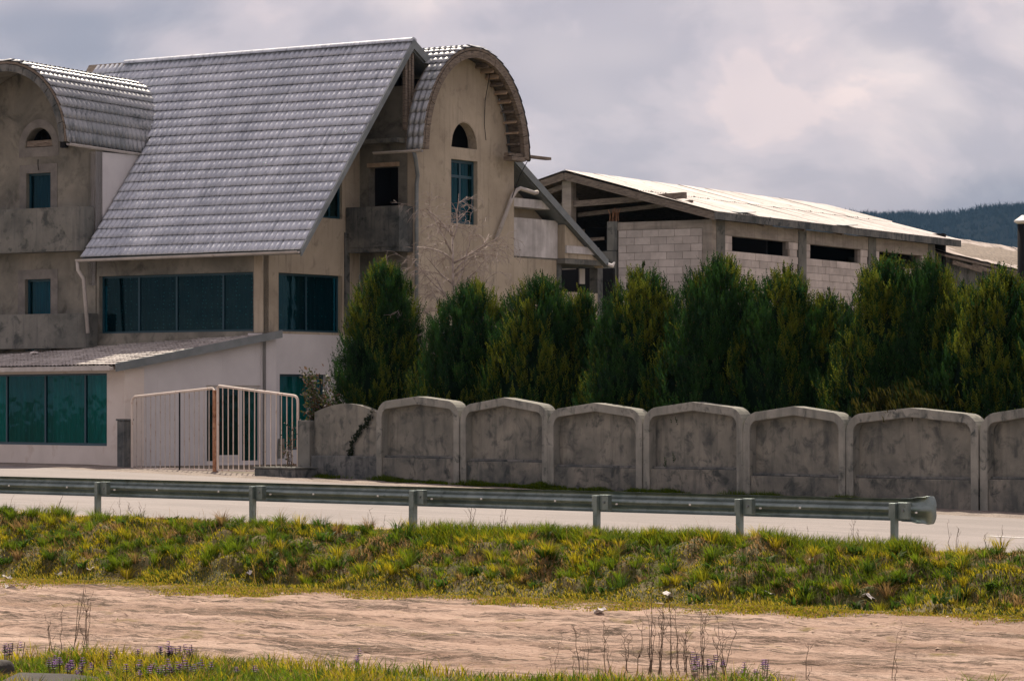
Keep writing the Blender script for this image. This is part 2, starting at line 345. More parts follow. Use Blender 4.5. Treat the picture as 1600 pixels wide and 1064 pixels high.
S_bank = Strip(L_toe, L_top, d_bank); S_dirt = Strip(L_fg, L_toe, d_dirt); S_fg = Strip(L_cam, L_fg, d_fg)
def dense(c, w, n, lo=0.0, hi=1.0, m=14):
    return np.unique(np.concatenate([np.linspace(lo, c-w, m), np.linspace(c-w, c+w, n), np.linspace(c+w, hi, m)]))
us_w = dense(0.42, 0.22, 160)
us_r = dense(0.60, 0.16, 420)

def road_mat():
    m, t, b, n, l = mat_new('asphalt'); g = n('ShaderNodeNewGeometry'); v = g.outputs['Position']
    al = mapv(n, l, v, (0.12,1.6,1), rot=(0,0,R(44)))
    A = noise(n, l, al, 1.0, 5, 0.6); col = ramp(n, l, A, [(0.35,(0.155,0.138,0.132)), (0.65,(0.235,0.208,0.20))])
    pt = ramp(n, l, noise(n, l, mapv(n, l, v, (0.35,1.1,1), rot=(0,0,R(44))), 0.55, 3, 0.5), [(0.52,(0,0,0)), (0.56,(0.5,0.5,0.5))]); col = mixc(n, l, pt, col, (0.09,0.082,0.08))
    ck = ramp(n, l, noise(n, l, mapv(n, l, v, (0.25,1.2,1), rot=(0,0,R(44))), 1.3, 7, 0.7, 0.5), [(0.488,(0,0,0)), (0.5,(1,1,1)), (0.512,(0,0,0))]); col = mixc(n, l, ck, col, (0.06,0.055,0.052))
    f = noise(n, l, v, 60, 3, 0.7); col = mixc(n, l, ramp(n, l, f, [(0.35,(0.62,0.62,0.62)), (0.65,(1.15,1.15,1.15))]), (0,0,0), col) if False else mixc(n, l, 0.55, col, ramp(n, l, f, [(0.3,(0.11,0.10,0.096)), (0.7,(0.32,0.285,0.27))]))
    l(col, b.inputs['Base Color']); b.inputs['Roughness'].default_value = 0.72; b.inputs['Specular IOR Level'].default_value = 0.3
    bn = n('ShaderNodeBump'); bn.inputs['Strength'].default_value = 0.35; bn.inputs['Distance'].default_value = 0.01
    l(noise(n, l, v, 90, 3, 0.7), bn.inputs['Height']); l(bn.outputs['Normal'], b.inputs['Normal']); return m
def dirt_mat():
    m, t, b, n, l = mat_new('dirt_track'); g = n('ShaderNodeNewGeometry'); v = g.outputs['Position']
    al = mapv(n, l, v, (0.16,1.5,1), rot=(0,0,RF.th)); al2 = mapv(n, l, v, (0.30,3.2,1), rot=(0,0,RF.th-0.05))
    col = ramp(n, l, noise(n, l, al, 0.8, 6, 0.62, 0.4), [(0.34,(0.30,0.205,0.15)), (0.5,(0.44,0.315,0.245)), (0.66,(0.55,0.415,0.335))])
    br = ramp(n, l, noise(n, l, mapv(n, l, v, (0.5,1.5,1), rot=(0,0,RF.th)), 1.0, 4, 0.6), [(0.40,(0.12,0.12,0.12)), (0.55,(1,1,1))])
    for sc_, lo in ((0.55,0.5), (1.1,0.46), (2.1,0.53)):      # broken dark lines left by wheels and run-off
        f = ramp(n, l, noise(n, l, al2, sc_, 8, 0.72, 0.6), [(lo-0.035,(0,0,0)), (lo,(1,1,1)), (lo+0.03,(0,0,0))])
        f = mixc(n, l, 1.0, f, br, 'MULTIPLY'); col = mixc(n, l, f, col, (0.075,0.056,0.040))
    gr = ramp(n, l, noise(n, l, mapv(n, l, v, (0.8,1,1), rot=(0,0,RF.th)), 16, 6, 0.8), [(0.55,(0,0,0)), (0.66,(1,1,1))]); col = mixc(n, l, gr, col, (0.16,0.115,0.082))
    pb = ramp(n, l, noise(n, l, v, 40, 3, 0.6), [(0.64,(0,0,0)), (0.72,(1,1,1))]); col = mixc(n, l, pb, col, (0.52,0.42,0.35))
    ms = ramp(n, l, noise(n, l, v, 1.1, 6, 0.7), [(0.58,(0,0,0)), (0.72,(1,1,1))]); col = mixc(n, l, ms, col, (0.20,0.16,0.05))
    l(col, b.inputs['Base Color']); b.inputs['Roughness'].default_value = 0.95; b.inputs['Specular IOR Level'].default_value = 0.15
    bn = n('ShaderNodeBump'); bn.inputs['Strength'].default_value = 0.9; bn.inputs['Distance'].default_value = 0.05
    l(noise(n, l, mapv(n, l, v, (1,2.2,1), rot=(0,0,RF.th)), 9, 7, 0.72), bn.inputs['Height']); l(bn.outputs['Normal'], b.inputs['Normal']); return m
M['road'] = road_mat(); M['dirt'] = dirt_mat()
M['gravel'] = surf('gravel_verge', (0.20,0.165,0.14), (0.33,0.28,0.24), 2.0, c2=(0.09,0.08,0.07), c2s=22, c2lim=(0.5,0.62), bump=0.8, bscale=40, world=True)
M['soil'] = surf('bank_soil', (0.075,0.075,0.02), (0.15,0.115,0.05), 1.5, c2=(0.05,0.055,0.014), c2s=5, bump=0.8, world=True)
M['shoulder'] = surf('shoulder_soil', (0.30,0.23,0.175), (0.40,0.31,0.24), 2.0, c2=(0.15,0.14,0.05), c2s=3.5, bump=0.6, world=True)
M['yard'] = surf('yard_ground', (0.10,0.09,0.06), (0.22,0.18,0.14), 0.8, c2=(0.05,0.06,0.02), c2s=2.5, bump=0.6, world=True)
M['land'] = surf('land', (0.06,0.065,0.03), (0.13,0.11,0.06), 0.01, bump=0, world=True)
def strip_obj(name, S, us, vs, mat, smooth=True):
    P, F = S.grid(us, vs); return struct(obj(name, np_mesh(name, P, F, smooth=smooth), mat))
strip_obj('yard_ground', S_yard, us_w, np.linspace(0,1,40), M['yard'])
strip_obj('gravel_verge', S_verge, us_w, np.linspace(0,1,14), M['gravel'])
road = strip_obj('road', S_road, us_w, np.linspace(0,1,14), M['road'])
strip_obj('road_shoulder', S_shoulder, us_r, np.linspace(0,1,10), M['shoulder'])
strip_obj('grass_bank', S_bank, us_r, np.linspace(0,1,60), M['soil'])
strip_obj('dirt_track', S_dirt, us_r, np.linspace(0,1,200), M['dirt'])
strip_obj('foreground_verge', S_fg, dense(0.5,0.15,120), np.linspace(0.3,1,120), M['soil'])
big_ground = MB().add([(-9000,-3000,-2.2),(9000,-3000,-2.2),(9000,9000,-2.2),(-9000,9000,-2.2)], [(0,1,2,3)])
struct(obj('ground', big_ground, M['land']))
# painted dashes of the centre line
for x0, x1 in ((26.2, 29.4), (38.0, 41.2)):
    mb = MB(); q = []
    for xx in (x0, x1):
        for yy in (-9.93-0.09*(xx-26.2), -9.78-0.09*(xx-26.2)):
            X, Y = WF.w(xx, yy); q.append((X, Y))
    z = lambda X, Y: 0.0
    P = []
    for (X, Y) in q:
        best = None
        # height of the road under this point
        uu = np.linspace(0,1,401); vv = np.linspace(0,1,81); U, V2 = np.meshgrid(uu, vv); pp = S_road.pt(U, V2).reshape(-1,3)
        k = np.argmin((pp[:,0]-X)**2+(pp[:,1]-Y)**2); P.append((X, Y, pp[k,2]+0.006))
    mb.add(P, [(0,1,3,2)]); obj('lane_marking', mb, M['paint'], road)

# ------------------------------------------------------------------ walls with openings
def wall_cols(us, iv, t0, t1, mk):
    """columns between us; iv(u)-> list of (zlo,zhi) per column edge; mk(u,t,z) -> point; t0,t1 the two faces"""
    mb = MB(); prev = None
    n = len(us)-1
    for i in range(n):
        a, b = us[i], us[i+1]; e = 1e-4
        A = iv(a+e); B = iv(b-e)
        if len(A) != len(B): B = A
        for (la, ha), (lb, hb) in zip(A, B):
            P = [mk(a,t0,la), mk(b,t0,lb), mk(b,t0,hb), mk(a,t0,ha), mk(a,t1,la), mk(b,t1,lb), mk(b,t1,hb), mk(a,t1,ha)]
            mb.add(P, [(0,1,2,3), (7,6,5,4), (0,4,5,1), (3,2,6,7), (1,5,6,2), (0,3,7,4)])
    me = bpy.data.meshes.new('w'); me.from_pydata(mb.v, [], mb.f)
    bm = bmesh.new(); bm.from_mesh(me); bmesh.ops.remove_doubles(bm, verts=bm.verts, dist=1e-4)
    # drop the hidden faces two columns share
    seen = {}
    for f in bm.faces: seen.setdefault(tuple(sorted(v.index for v in f.verts)), []).append(f)
    kill = [f for fs in seen.values() if len(fs) > 1 for f in fs]
    bmesh.ops.delete(bm, geom=kill, context='FACES_ONLY')
    bmesh.ops.recalc_face_normals(bm, faces=bm.faces); bm.to_mesh(me); bm.free(); me.update(); return me
def wall_rect(u0, u1, z0, ztop, holes, t0, t1, mk, extra=(), step=None):
    """holes: (ua,ub,za,zb) or (ua,ub,za,callable top)"""
    zt = ztop if callable(ztop) else (lambda u: ztop)
    us = {u0, u1, *extra}
    for h in holes: us |= {h[0], h[1]}
    if step:
        k = int((u1-u0)/step); us |= {u0+(u1-u0)*i/k for i in range(k+1)}
    for h in holes:
        if callable(h[3]): us |= {h[0]+(h[1]-h[0])*i/16 for i in range(17)}
    us = sorted(us); us = [u for i, u in enumerate(us) if i == 0 or u-us[i-1] > 2e-3]
    def iv(u):
        segs = [(z0, zt(u))]
        for h in holes:
            if h[0] <= u <= h[1]:
                top = h[3](u) if callable(h[3]) else h[3]; ns = []
                for lo, hi in segs:
                    if top <= lo or h[2] >= hi: ns.append((lo, hi)); continue
                    if h[2] > lo+1e-4: ns.append((lo, h[2]))
                    if top < hi-1e-4: ns.append((top, hi))
                segs = ns
        return segs
    return wall_cols(us, iv, t0, t1, mk)
mkY = lambda u, t, z: (u, t, z)      # wall running along local x
mkX = lambda u, t, z: (t, u, z)      # wall running along local y

def window(parent, axis, u0, u1, z0, z1, t, inward, cuts, fmat, gmat, cmat=None, fw=0.06, name='window', hcut=None):
    """a window set in a wall: frame, one pane per light, a curtain behind; t the frame plane, inward +1/-1"""
    mk = mkY if axis == 'y' else mkX; d = inward
    mb = MB()
    def bx(ua, ub, za, zb, ta, tb):
        a = mk(ua, min(ta,tb), za); b = mk(ub, max(ta,tb), zb)
        mb.box(min(a[0],b[0]), max(a[0],b[0]), min(a[1],b[1]), max(a[1],b[1]), za, zb)
    tt = t + d*0.07
    bx(u0, u1, z0, z0+fw, t, tt); bx(u0, u1, z1-fw, z1, t, tt); bx(u0, u0+fw, z0+fw, z1-fw, t, tt); bx(u1-fw, u1, z0+fw, z1-fw, t, tt)
    for c in cuts: bx(c-fw*0.5, c+fw*0.5, z0+fw, z1-fw, t+d*0.004, tt-d*0.004)
    if hcut: bx(u0+fw, u1-fw, hcut-fw*0.5, hcut+fw*0.5, t+d*0.008, tt-d*0.008)
    w = obj(name, mb, fmat, parent)
    edges = [u0+fw] + list(cuts) + [u1-fw]
    for a, b in zip(edges[:-1], edges[1:]):
        g = MB(); p = [mk(a+0.01, t+d*0.035, z0+fw), mk(b-0.01, t+d*0.035, z0+fw), mk(b-0.01, t+d*0.035, z1-fw), mk(a+0.01, t+d*0.035, z1-fw)]
        g.add(p, [(0,1,2,3)]); obj('pane', g, gmat, w)
    if cmat is not None:
        n = max(16, int((u1-u0)/0.035)); V = []; F = []
        for i in range(n+1):
            u = u0+(u1-u0)*i/n; off = t+d*(0.20+0.035*math.sin(i*1.25)+0.02*math.sin(i*0.37))
            V += [mk(u, off, z0), mk(u, off, z1)]
        for i in range(n): F.append((2*i, 2*i+2, 2*i+3, 2*i+1))
        obj('curtain', MB().add(V, F), cmat, w, smooth=True)
    return w

# ------------------------------------------------------------------ pressed-metal tiles
TW, TC = 0.19, 0.368
def tile_grid(nu=8, nv=2, amp=0.050, step=0.036, w=TW, c=TC, sc=0.045):
    g = []; rows = [i/nv for i in range(nv+1)]
    for r in rows:
        for i in range(nu+1):
            s = i/nu; wv = abs(math.sin(math.pi*s))**1.1
            g.append((s*w, r*c + (sc*wv if r == 1.0 else 0), 0.004 + amp*wv + step*r))
    for i in range(nu+1):                                  # the turned-down lip
        s = i/nu; wv = abs(math.sin(math.pi*s))**1.1; g.append((s*w, c+sc*wv-0.003, 0.004 + amp*wv + step - 0.014))
    k = nu+1; F = [(r*k+i, r*k+i+1, (r+1)*k+i+1, (r+1)*k+i) for r in range(nv+1) for i in range(nu)]
    return np.array(g), np.array(F)
TG, TF = tile_grid(); TG2 = tile_grid(amp=0.032, step=0.022, sc=0.02)[0]
def tiles_mesh(name, cells, mapper, TG=TG):
    """cells: (u0, v0, lift); mapper(u,v,h) vectorised -> xyz"""
    V = []; F = []; n = len(TG)
    for k, (u0, v0, lift) in enumerate(cells):
        V.append(np.stack([TG[:,0]+u0, TG[:,1]+v0, TG[:,2]+lift], -1)); F.append(TF + k*n)
    V = np.concatenate(V); F = np.concatenate(F)
    return np_mesh(name, mapper(V[:,0], V[:,1], V[:,2]), F, smooth=False)

# ------------------------------------------------------------------ the house
def build_house():
    H = thing('house', 'unfinished grey house with steep tiled roof and two barrel-vaulted arches', 'house', (HF.ox, HF.oy, 0), -HF.th)
    P = lambda name, mb, mat, parent=H, **k: obj(name, mb, mat, parent, **k)
    EY, EZ_, RY, RZ = -0.7, 6.26, 4.53, 12.44           # front eave and ridge
    ts = (RZ-EZ_)/(RY-EY); BY, BZ = 14.95, 6.55; tb = (RZ-BZ)/(BY-RY); X1 = 1.89
    ztop = lambda y: (EZ_+(y-EY)*ts if y < RY else RZ-(y-RY)*tb) - 0.22
    # front wall behind the annex roof, with the long window band
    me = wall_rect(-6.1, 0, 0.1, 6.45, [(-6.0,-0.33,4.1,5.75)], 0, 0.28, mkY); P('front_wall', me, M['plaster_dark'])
    P('corner_pilaster', MB().box(-0.26, 0.04, -0.05, -0.004, 4.06, 6.42), M['plaster'])
    window(H, 'y', -6.0, -0.33, 4.1, 5.75, 0.14, 1, [-4.62,-3.22,-1.52], M['frame_teal'], M['glass_blue'], M['curtain_lace'])
    # wing wall with its small openings and rounded top
    CXW, AW, SPW, BW = -8.65, 2.34, 9.5, 2.3
    arch = lambda u: SPW + BW*math.sqrt(max(0, 1-((u-CXW)/AW)**2)) if abs(u-CXW) < AW else 9.5
    harc = lambda u: 9.58 + 0.56*math.sqrt(max(0.0, 1-((u+8.31)/0.53)**2))
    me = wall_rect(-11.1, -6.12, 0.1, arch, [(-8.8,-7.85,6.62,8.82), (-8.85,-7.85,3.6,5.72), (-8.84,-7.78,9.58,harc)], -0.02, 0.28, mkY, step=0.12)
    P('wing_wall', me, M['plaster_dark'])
    # cement patches round the wing's openings
    def surround(u0, u1, z0, z1, w, top):
        mb = MB(); mb.box(u0-w, u0-0.003, -0.032, -0.024, z0, z1+w); mb.box(u1+0.003, u1+w, -0.032, -0.024, z0, z1+w); mb.box(u0-0.003, u1+0.003, -0.032, -0.024, z1+0.003, z1+w)
        P('cement_surround', mb, M['patch'])
    surround(-8.8, -7.85, 7.7, 8.82, 0.26, 0); surround(-8.85, -7.85, 4.6, 5.72, 0.28, 0)
    mb = MB(); k = 18
    for i in range(k):
        a0 = math.pi*i/k; a1 = math.pi*(i+1)/k
        q = [(-8.31+r*math.cos(a), 9.58+(r+0.03)*math.sin(a)) for a, r in ((a0,0.55),(a0,0.78),(a1,0.78),(a1,0.55))]
        mb.add([(x,-0.031,z) for x, z in q], [(0,1,2,3)])
    mb.add([(-9.09,-0.031,9.3),(-7.53,-0.031,9.3),(-7.53,-0.031,9.575),(-9.09,-0.031,9.575)], [(0,1,2,3)])
    P('cement_surround', mb, M['patch'])
    window(H, 'y', -8.8, -7.85, 6.62, 8.82, 0.10, 1, [], M['frame_teal'], M['glass_blue'], M['curtain_blue'])
    window(H, 'y', -8.85, -7.85, 3.6, 5.72, 0.10, 1, [], M['frame_teal'], M['glass_blue'], M['curtain_blue'])
    P('lintel_board', MB().box(-8.84, -7.8, 0.02, 0.12, 9.60, 9.78), M['wood'])
    P('wall_lamp', MB().tube([(-7.18,-0.02,9.75),(-7.18,-0.16,9.75),(-7.18,-0.18,9.68)], 0.03).box(-7.27,-7.09,-0.26,-0.1,9.5,9.7), M['dark'])
    P('cable_stub', MB().tube([(-8.3,-0.06,8.9),(-8.29,-0.09,9.1),(-8.31,-0.06,9.22)], 0.012, 5), M['dark'])
    # wing side wall (white) and hidden back
    me = wall_rect(-0.02, 5.2, 5.5, 9.36, [], -6.12, -6.4, mkX); P('wing_side_wall', me, M['white'])
    # balconies of the wing, rounded at the right-hand end
    def balcony(y, z0, z1, xr, nm):
        pts = [(-11.2, -0.04), (-11.2, y)] + [(xr-0.35+0.35*math.sin(a), y+0.30-0.30*math.cos(a)) for a in [math.pi/2*i/8 for i in range(9)]] + [(xr, -0.04)]
        inn = [(-11.1, -0.04), (-11.1, y+0.1)] + [(xr-0.38+0.28*math.sin(a), y+0.33-0.23*math.cos(a)) for a in [math.pi/2*i/8 for i in range(9)]] + [(xr-0.1, -0.04)]
        b = P('balcony', MB().prism(pts, 'z', z0-0.02, z0+0.12), M['concrete'])
        n = len(pts); mb = MB()
        vs = [(x,yy,z0+0.12) for x, yy in pts]+[(x,yy,z1) for x, yy in pts]+[(x,yy,z0+0.12) for x, yy in inn]+[(x,yy,z1) for x, yy in inn]
        fs = []
        for i in range(n-1): fs += [(i,i+1,n+i+1,n+i), (2*n+i,3*n+i,3*n+i+1,2*n+i+1), (n+i,n+i+1,3*n+i+1,3*n+i)]
        mb.add(vs, fs); obj('parapet', mb, M['concrete'], b)
    balcony(-0.62, 6.5, 7.75, -6.16, 'upper'); balcony(-0.62, 3.7, 4.68, -6.02, 'lower')
    # ---- gable wall: white storey below, raw plaster above
    me = wall_rect(0.28, 4.53, 0.1, 4.04, [(0.77,2.95,0.78,2.91)], 0, -0.28, mkX); P('gable_wall_base', me, M['white'])
    me = wall_rect(0.28, 4.53, 4.04, ztop, [(0.74,3.69,4.11,5.75), (2.72,3.69,7.38,8.6)], -0.015, -0.28, mkX, step=0.3); P('gable_wall', me, M['plaster'])
    P('gable_corner', MB().box(-0.28, 0.0, 0.0, 0.278, 4.045, 6.5), M['plaster']); P('gable_corner_base', MB().box(-0.5, 0.0, -0.02, 0.278, 0.1, 4.04), M['white'])
    P('concrete_strip', MB().box(-0.012, 0.03, 3.78, 4.0, 4.06, 7.0), M['concrete_dark'])
    window(H, 'x', 0.74, 3.69, 4.11, 5.75, -0.16, -1, [2.2], M['frame_teal'], M['glass_blue'], M['curtain_lace'])
    window(H, 'x', 0.77, 2.95, 0.78, 2.91, -0.14, -1, [], M['frame_teal'], M['glass_teal'], M['curtain_teal'])
    window(H, 'x', 2.72, 3.69, 7.38, 8.6, -0.10, -1, [3.2], M['frame_teal'], M['glass_dark'], None)
    # ---- bay with the right-hand barrel arch
    CY, A, SP, B = 6.79, 2.72, 9.34, 3.09; AI, BI = 2.46, 2.86
    bay = lambda u: SP + BI*math.sqrt(max(0, 1-((u-CY)/AI)**2)) if abs(u-CY) < AI else SP
    warc = lambda u: 9.55 + 0.75*math.sqrt(max(0.0, 1-((u-6.95)/0.66)**2))
    me = wall_rect(4.53, 9.55, 0.1, bay, [(6.28,7.63,7.33,9.2), (6.29,7.61,9.55,warc)], 2.0, 1.7, mkX, step=0.15)
    P('bay_wall', me, M['plaster'])
    w = window(H, 'x', 6.28, 7.63, 7.33, 9.2, 1.86, -1, [6.93], M['frame_teal'], M['glass_teal'], M['curtain_blue'], fw=0.085, hcut=8.72)
    P('arch_opening_trim', MB().tube([(1.97, 6.95+0.70*math.cos(a), 9.5+0.84*math.sin(a)) for a in [math.pi*i/14 for i in range(2, 9)]] , 0.035, 5), M['wood'])
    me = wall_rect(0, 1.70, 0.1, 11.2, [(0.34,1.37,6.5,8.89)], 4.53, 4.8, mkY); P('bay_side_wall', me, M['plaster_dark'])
    P('door_lintel', MB().box(0.3, 1.42, 4.46, 4.527, 8.9, 9.02), M['wood_pale'])
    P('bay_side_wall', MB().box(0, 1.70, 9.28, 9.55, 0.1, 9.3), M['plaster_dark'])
    P('ledge', MB().box(0.1, 1.66, 4.05, 4.52, 9.55, 9.68), M['concrete'])
    P('shade_board', MB().box(0.1, 1.6, 5.6, 5.7, 4, 11.5).box(-5.9,-0.4,3.4,3.5,4.05,6.2).box(-9.3,-7.4,0.7,0.75,3.5,11.4).box(1.2,1.25,5.6,8.2,7.0,10.8).box(0.29,0.32,4.82,5.6,4,9.4).box(-8.95,-8.9,0.3,0.7,9.5,10.4).box(-8.9,-7.6,0.3,0.7,9.4,9.5), M['dark'])  # black boards behind the openings, interior shade put into their colour
    # loggia balcony in the corner
    b = P('balcony', MB().box(0.02, 1.9, 3.86, 4.52, 6.42, 6.56), M['concrete_dark'])
    obj('parapet', MB().box(0.02, 1.9, 3.84, 3.96, 6.562, 7.72).box(1.78, 1.9, 3.962, 4.52, 6.562, 7.72), M['concrete_dark'], b)
    # barrel roof of the bay: deck, tiles, arch ring, battens
    na = 40; ang = [math.pi*i/na for i in range(na+1)]
    def barrel(axis, c, a, b, sp, t0, t1, tilt, mat, ang=ang, th=0.07):
        mb = MB(); V = []; F = []
        for r, tt in ((1,t0),(1,t1)):
            for th_ in ang: V.append((tt, c-a*math.cos(th_), sp+b*math.sin(th_)-tilt*(tt-t0)))
        for r, tt in ((0,t0),(0,t1)):
            for th_ in ang: V.append((tt, c-(a-th)*math.cos(th_), sp+(b-th)*math.sin(th_)-tilt*(tt-t0)))
        n = len(ang)
        for i in range(n-1):
            F += [(i,i+1,n+i+1,n+i), (2*n+i,3*n+i,3*n+i+1,2*n+i+1), (i,2*n+i,2*n+i+1,i+1), (n+i,n+i+1,3*n+i+1,3*n+i)]
        F += [(0,n,3*n,2*n), (n-1,3*n-1,4*n-1,2*n-1)]
        if axis == 'y': V = [(q[1], q[0], q[2]) for q in V]
        return mb.add(V, F)
    def barrel_tiles(name, axis, c, a, b, sp, t0, t1, tilt, mat, parent, keep=None):
        # arc length table from crown to foot
        ph = np.linspace(0, math.pi/2, 400); dx = a*np.sin(ph); dz = b*np.cos(ph)
        s = np.concatenate([[0], np.cumsum(np.hypot(np.diff(dx), np.diff(dz)))]); tot = s[-1]; nc = int(math.ceil(tot/TC)); sc = tot/(nc*TC)
        nu = int((t1-t0)/TW); usc = (t1-t0)/(nu*TW)
        def mapper(side):
            def f(u, v, h):
                p = np.interp(v*sc, s, ph); over = np.maximum(0, v*sc-tot)
                nx = np.sin(p)/a; nz = np.cos(p)/b; ln = np.hypot(nx, nz); nx /= ln; nz /= ln
                y = c + side*(a*np.sin(p) + nx*h); z = sp + b*np.cos(p) + nz*h - over; t = t0+u*usc; z = z - tilt*(t-t0)
                return np.stack([t, y, z], -1) if axis == 'x' else np.stack([y, t, z], -1)
            return f
        cells = [(i*TW, j*TC, random.uniform(0, 0.004)) for i in range(nu) for j in range(nc)]
        for side in (1, -1):
            fm = mapper(side); cs = cells
            if keep is not None: cs = [q for q in cells if keep(fm(np.array([q[0]+TW/2]), np.array([q[1]+TC/2]), np.array([0.0]))[0])]
            stuff(obj(name, tiles_mesh(name, cs, fm), mat, parent))
    rb_ = P('barrel_roof', barrel('x', CY, A, B, SP, 1.96, 2.58, 0, None), M['wood'])
    obj('rear_deck', barrel('x', CY, A, B, SP, -1.5, 1.958, 0, None, ang=[math.pi*(0.335+0.46*i/20) for i in range(21)]), M['wood'], rb_)
    barrel_tiles('roof_tiles', 'x', CY, A+0.01, B+0.01, SP, -1.5, 2.6, 0, M['tile_barrel'], rb_, keep=lambda p: p[0] > 1.93 or p[2] > ztop(p[1])+0.12)
    def ring(axis, c, a, b, sp, t0, t1, w, mat, parent, nm='arch_trim'):
        n = 13
        for i in range(n):                                  # boards of the arch, each a piece of its own
            a0 = math.pi*i/n; a1 = math.pi*(i+1)/n - 0.008; V = []; F = []; k = 4
            for j in range(k+1):
                th_ = a0+(a1-a0)*j/k
                for rr, tt in ((0,t0),(w,t0),(w,t1),(0,t1)):
                    q = (tt, c-(a-rr)*math.cos(th_), sp+(b-rr)*math.sin(th_)); V.append(q if axis == 'x' else (q[1], q[0], q[2]))
            for j in range(k):
                for e in range(4): F.append((j*4+e, j*4+(e+1)%4, j*4+4+(e+1)%4, j*4+4+e))
            F += [(0,1,2,3), (k*4+3,k*4+2,k*4+1,k*4)]
            obj('arch_board', MB().add(V, F), mat, parent)
    ring('x', CY, A-0.075, B-0.075, SP-0.02, 2.46, 2.60, 0.20, M['wood'], rb_)
    for i in range(11):                                     # battens seen under the right-hand overhang
        th_ = math.pi*(0.60+0.385*i/10); r1 = 0.30
        p = Vector((0, CY-(A-r1)*math.cos(th_), SP+(B-r1)*math.sin(th_))); 
        obj('batten', MB().bar((2.01,p.y,p.z), (2.45,p.y,p.z), 0.05, 0.14, up=(0,-math.cos(th_),math.sin(th_))), M['wood_pale'] if i % 3 else M['wood'], rb_)
    # ---- main roof
    roof = P('roof', MB().prism([(EY,EZ_-0.03),(RY,RZ-0.03),(BY,BZ-0.03),(BY,BZ-0.2),(RY,RZ-0.25),(EY+0.12,EZ_-0.1)], 'x', -6.05, X1-0.02), M['trim'])
    obj('upper_roof', MB().prism([(1.6,EZ_+(1.6-EY)*ts-0.03),(RY,RZ-0.03),(BY,BZ-0.03),(BY,BZ-0.2),(RY,RZ-0.25),(1.72,EZ_+(1.6-EY)*ts-0.1)], 'x', -10.3, -6.052), M['trim'], roof)
    sl = math.hypot(RZ-EZ_, RY-EY); dv = Vector((0, (EY-RY)/sl, (EZ_-RZ)/sl)); du = Vector((1,0,0)); dn = du.cross(dv)
    dn = -dn if dn.z < 0 else dn
    nc = 22; sc = sl/(nc*TC)
    nu = int((X1+10.2)/TW); cells = []
    for i in range(nu):
        x = X1-0.0-(i+1)*TW
        for j in range(nc):
            y = RY+dv.y*(j*TC*sc)
            if x < -6.15 and y < 2.4: continue
            sheet = (i//6*7+((j+(i//6)*2)//5)*13) % 5
            cells.append((x, j*TC, 0.003*sheet+random.uniform(0,0.003), j, i))
    mapper = lambda u, v, h: np.stack([u, RY+dv.y*v*sc+dn.y*h, RZ+dv.z*v*sc+dn.z*h], -1)
    cells.sort(key=lambda c: -(c[3]*0.6 + c[0]*1.4))       # the nearest ones first
    stuff(obj('roof_tiles', tiles_mesh('roof_tiles', [c[:3] for c in cells[300:]], mapper), M['tile'], roof))
    tm = np_mesh('roof_tile', mapper(TG[:,0], TG[:,1], TG[:,2]) - np.array([0,RY,RZ]), TF); tm.materials.append(M['tile'])
    for (u, v, lift, j, i) in cells[:300]:
        o = obj('roof_tile', tm, None, roof); o.location = (u, RY+dv.y*v*sc+dn.y*lift, RZ+dv.z*v*sc+dn.z*lift)
    n = 24
    for i in range(n):                                      # ridge caps
        x0 = -8.9+(X1+8.9)*i/n; x1 = -8.9+(X1+8.9)*(i+1)/n
        pts = [(RY+0.16*math.cos(a)-0.0, RZ+0.01+0.12*math.sin(a)) for a in [math.pi*k/8 for k in range(9)]]
        obj('ridge_cap', MB().prism(pts, 'x', x0, x1+0.03), M['tile'], roof).scale = (1, 1, 1)
    obj('old_ridge', MB().prism([(RY-0.5,RZ-0.62),(RY,RZ+0.06),(RY+0.6,RZ-0.5)], 'x', -10.4, -8.92), M['wood'], roof)
    # verge boards down both slopes of the gable overhang
    obj('verge_board', MB().add([(X1+x, EY-0.02, EZ_+z) for x, z in ((0,0.05),(0.05,0.05),(0.05,-0.16),(0,-0.16))] + [(X1+x, RY, RZ+z) for x, z in ((0,0.07),(0.05,0.07),(0.05,-0.2),(0,-0.2))],
        [(0,1,5,4),(1,2,6,5),(2,3,7,6),(3,0,4,7),(0,3,2,1),(4,5,6,7)]), M['trim'], roof)
    obj('verge_board', MB().add([(X1+x, RY+0.002, RZ+z) for x, z in ((0,0.07),(0.05,0.07),(0.05,-0.2),(0,-0.2))] + [(X1+x, BY, BZ+z) for x, z in ((0,0.05),(0.05,0.05),(0.05,-0.2),(0,-0.2))],
        [(0,1,5,4),(1,2,6,5),(2,3,7,6),(3,0,4,7),(0,3,2,1),(4,5,6,7)]), M['trim'], roof)
    for yy in (4.30, 4.47, 4.62):
        obj('king_post', MB().box(X1-0.16, X1-0.06, yy-0.05, yy+0.05, 9.9, RZ-0.3), M['wood'], roof)
    obj('gap_shade_panel', MB().prism([(4.75,10.2),(4.75,RZ-0.4),(6.0,RZ-1.1),(6.0,10.2)], 'x', 0.6, 0.7), M['dark'], roof)  # near-black panel paints the shade inside the open gap
    def gutter(name, a, b, r=0.075, mat='gutter'):
        a = Vector(a); b = Vector(b); d = (b-a).normalized(); s_ = d.cross(Vector((0,0,1))).normalized(); V = []; F = []; n = 8
        for p in (a, b):
            for rr in (r, r-0.012):
                for k in range(n+1):
                    t_ = math.pi + math.pi*k/n; V.append(p + s_*math.cos(t_)*rr + Vector((0,0,math.sin(t_)*rr)))
        m = n+1
        for k in range(n): F += [(k,k+1,2*m+k+1,2*m+k), (m+k,3*m+k,3*m+k+1,m+k+1)]
        F += [(0,2*m,3*m,m), (n,m+n,3*m+n,2*m+n)]
        return MB().add(V, F)
    obj('gutter', gutter('gutter', (-6.15,EY-0.1,EZ_-0.05), (X1,EY-0.1,EZ_-0.02)), M['gutter'], roof, smooth=True)
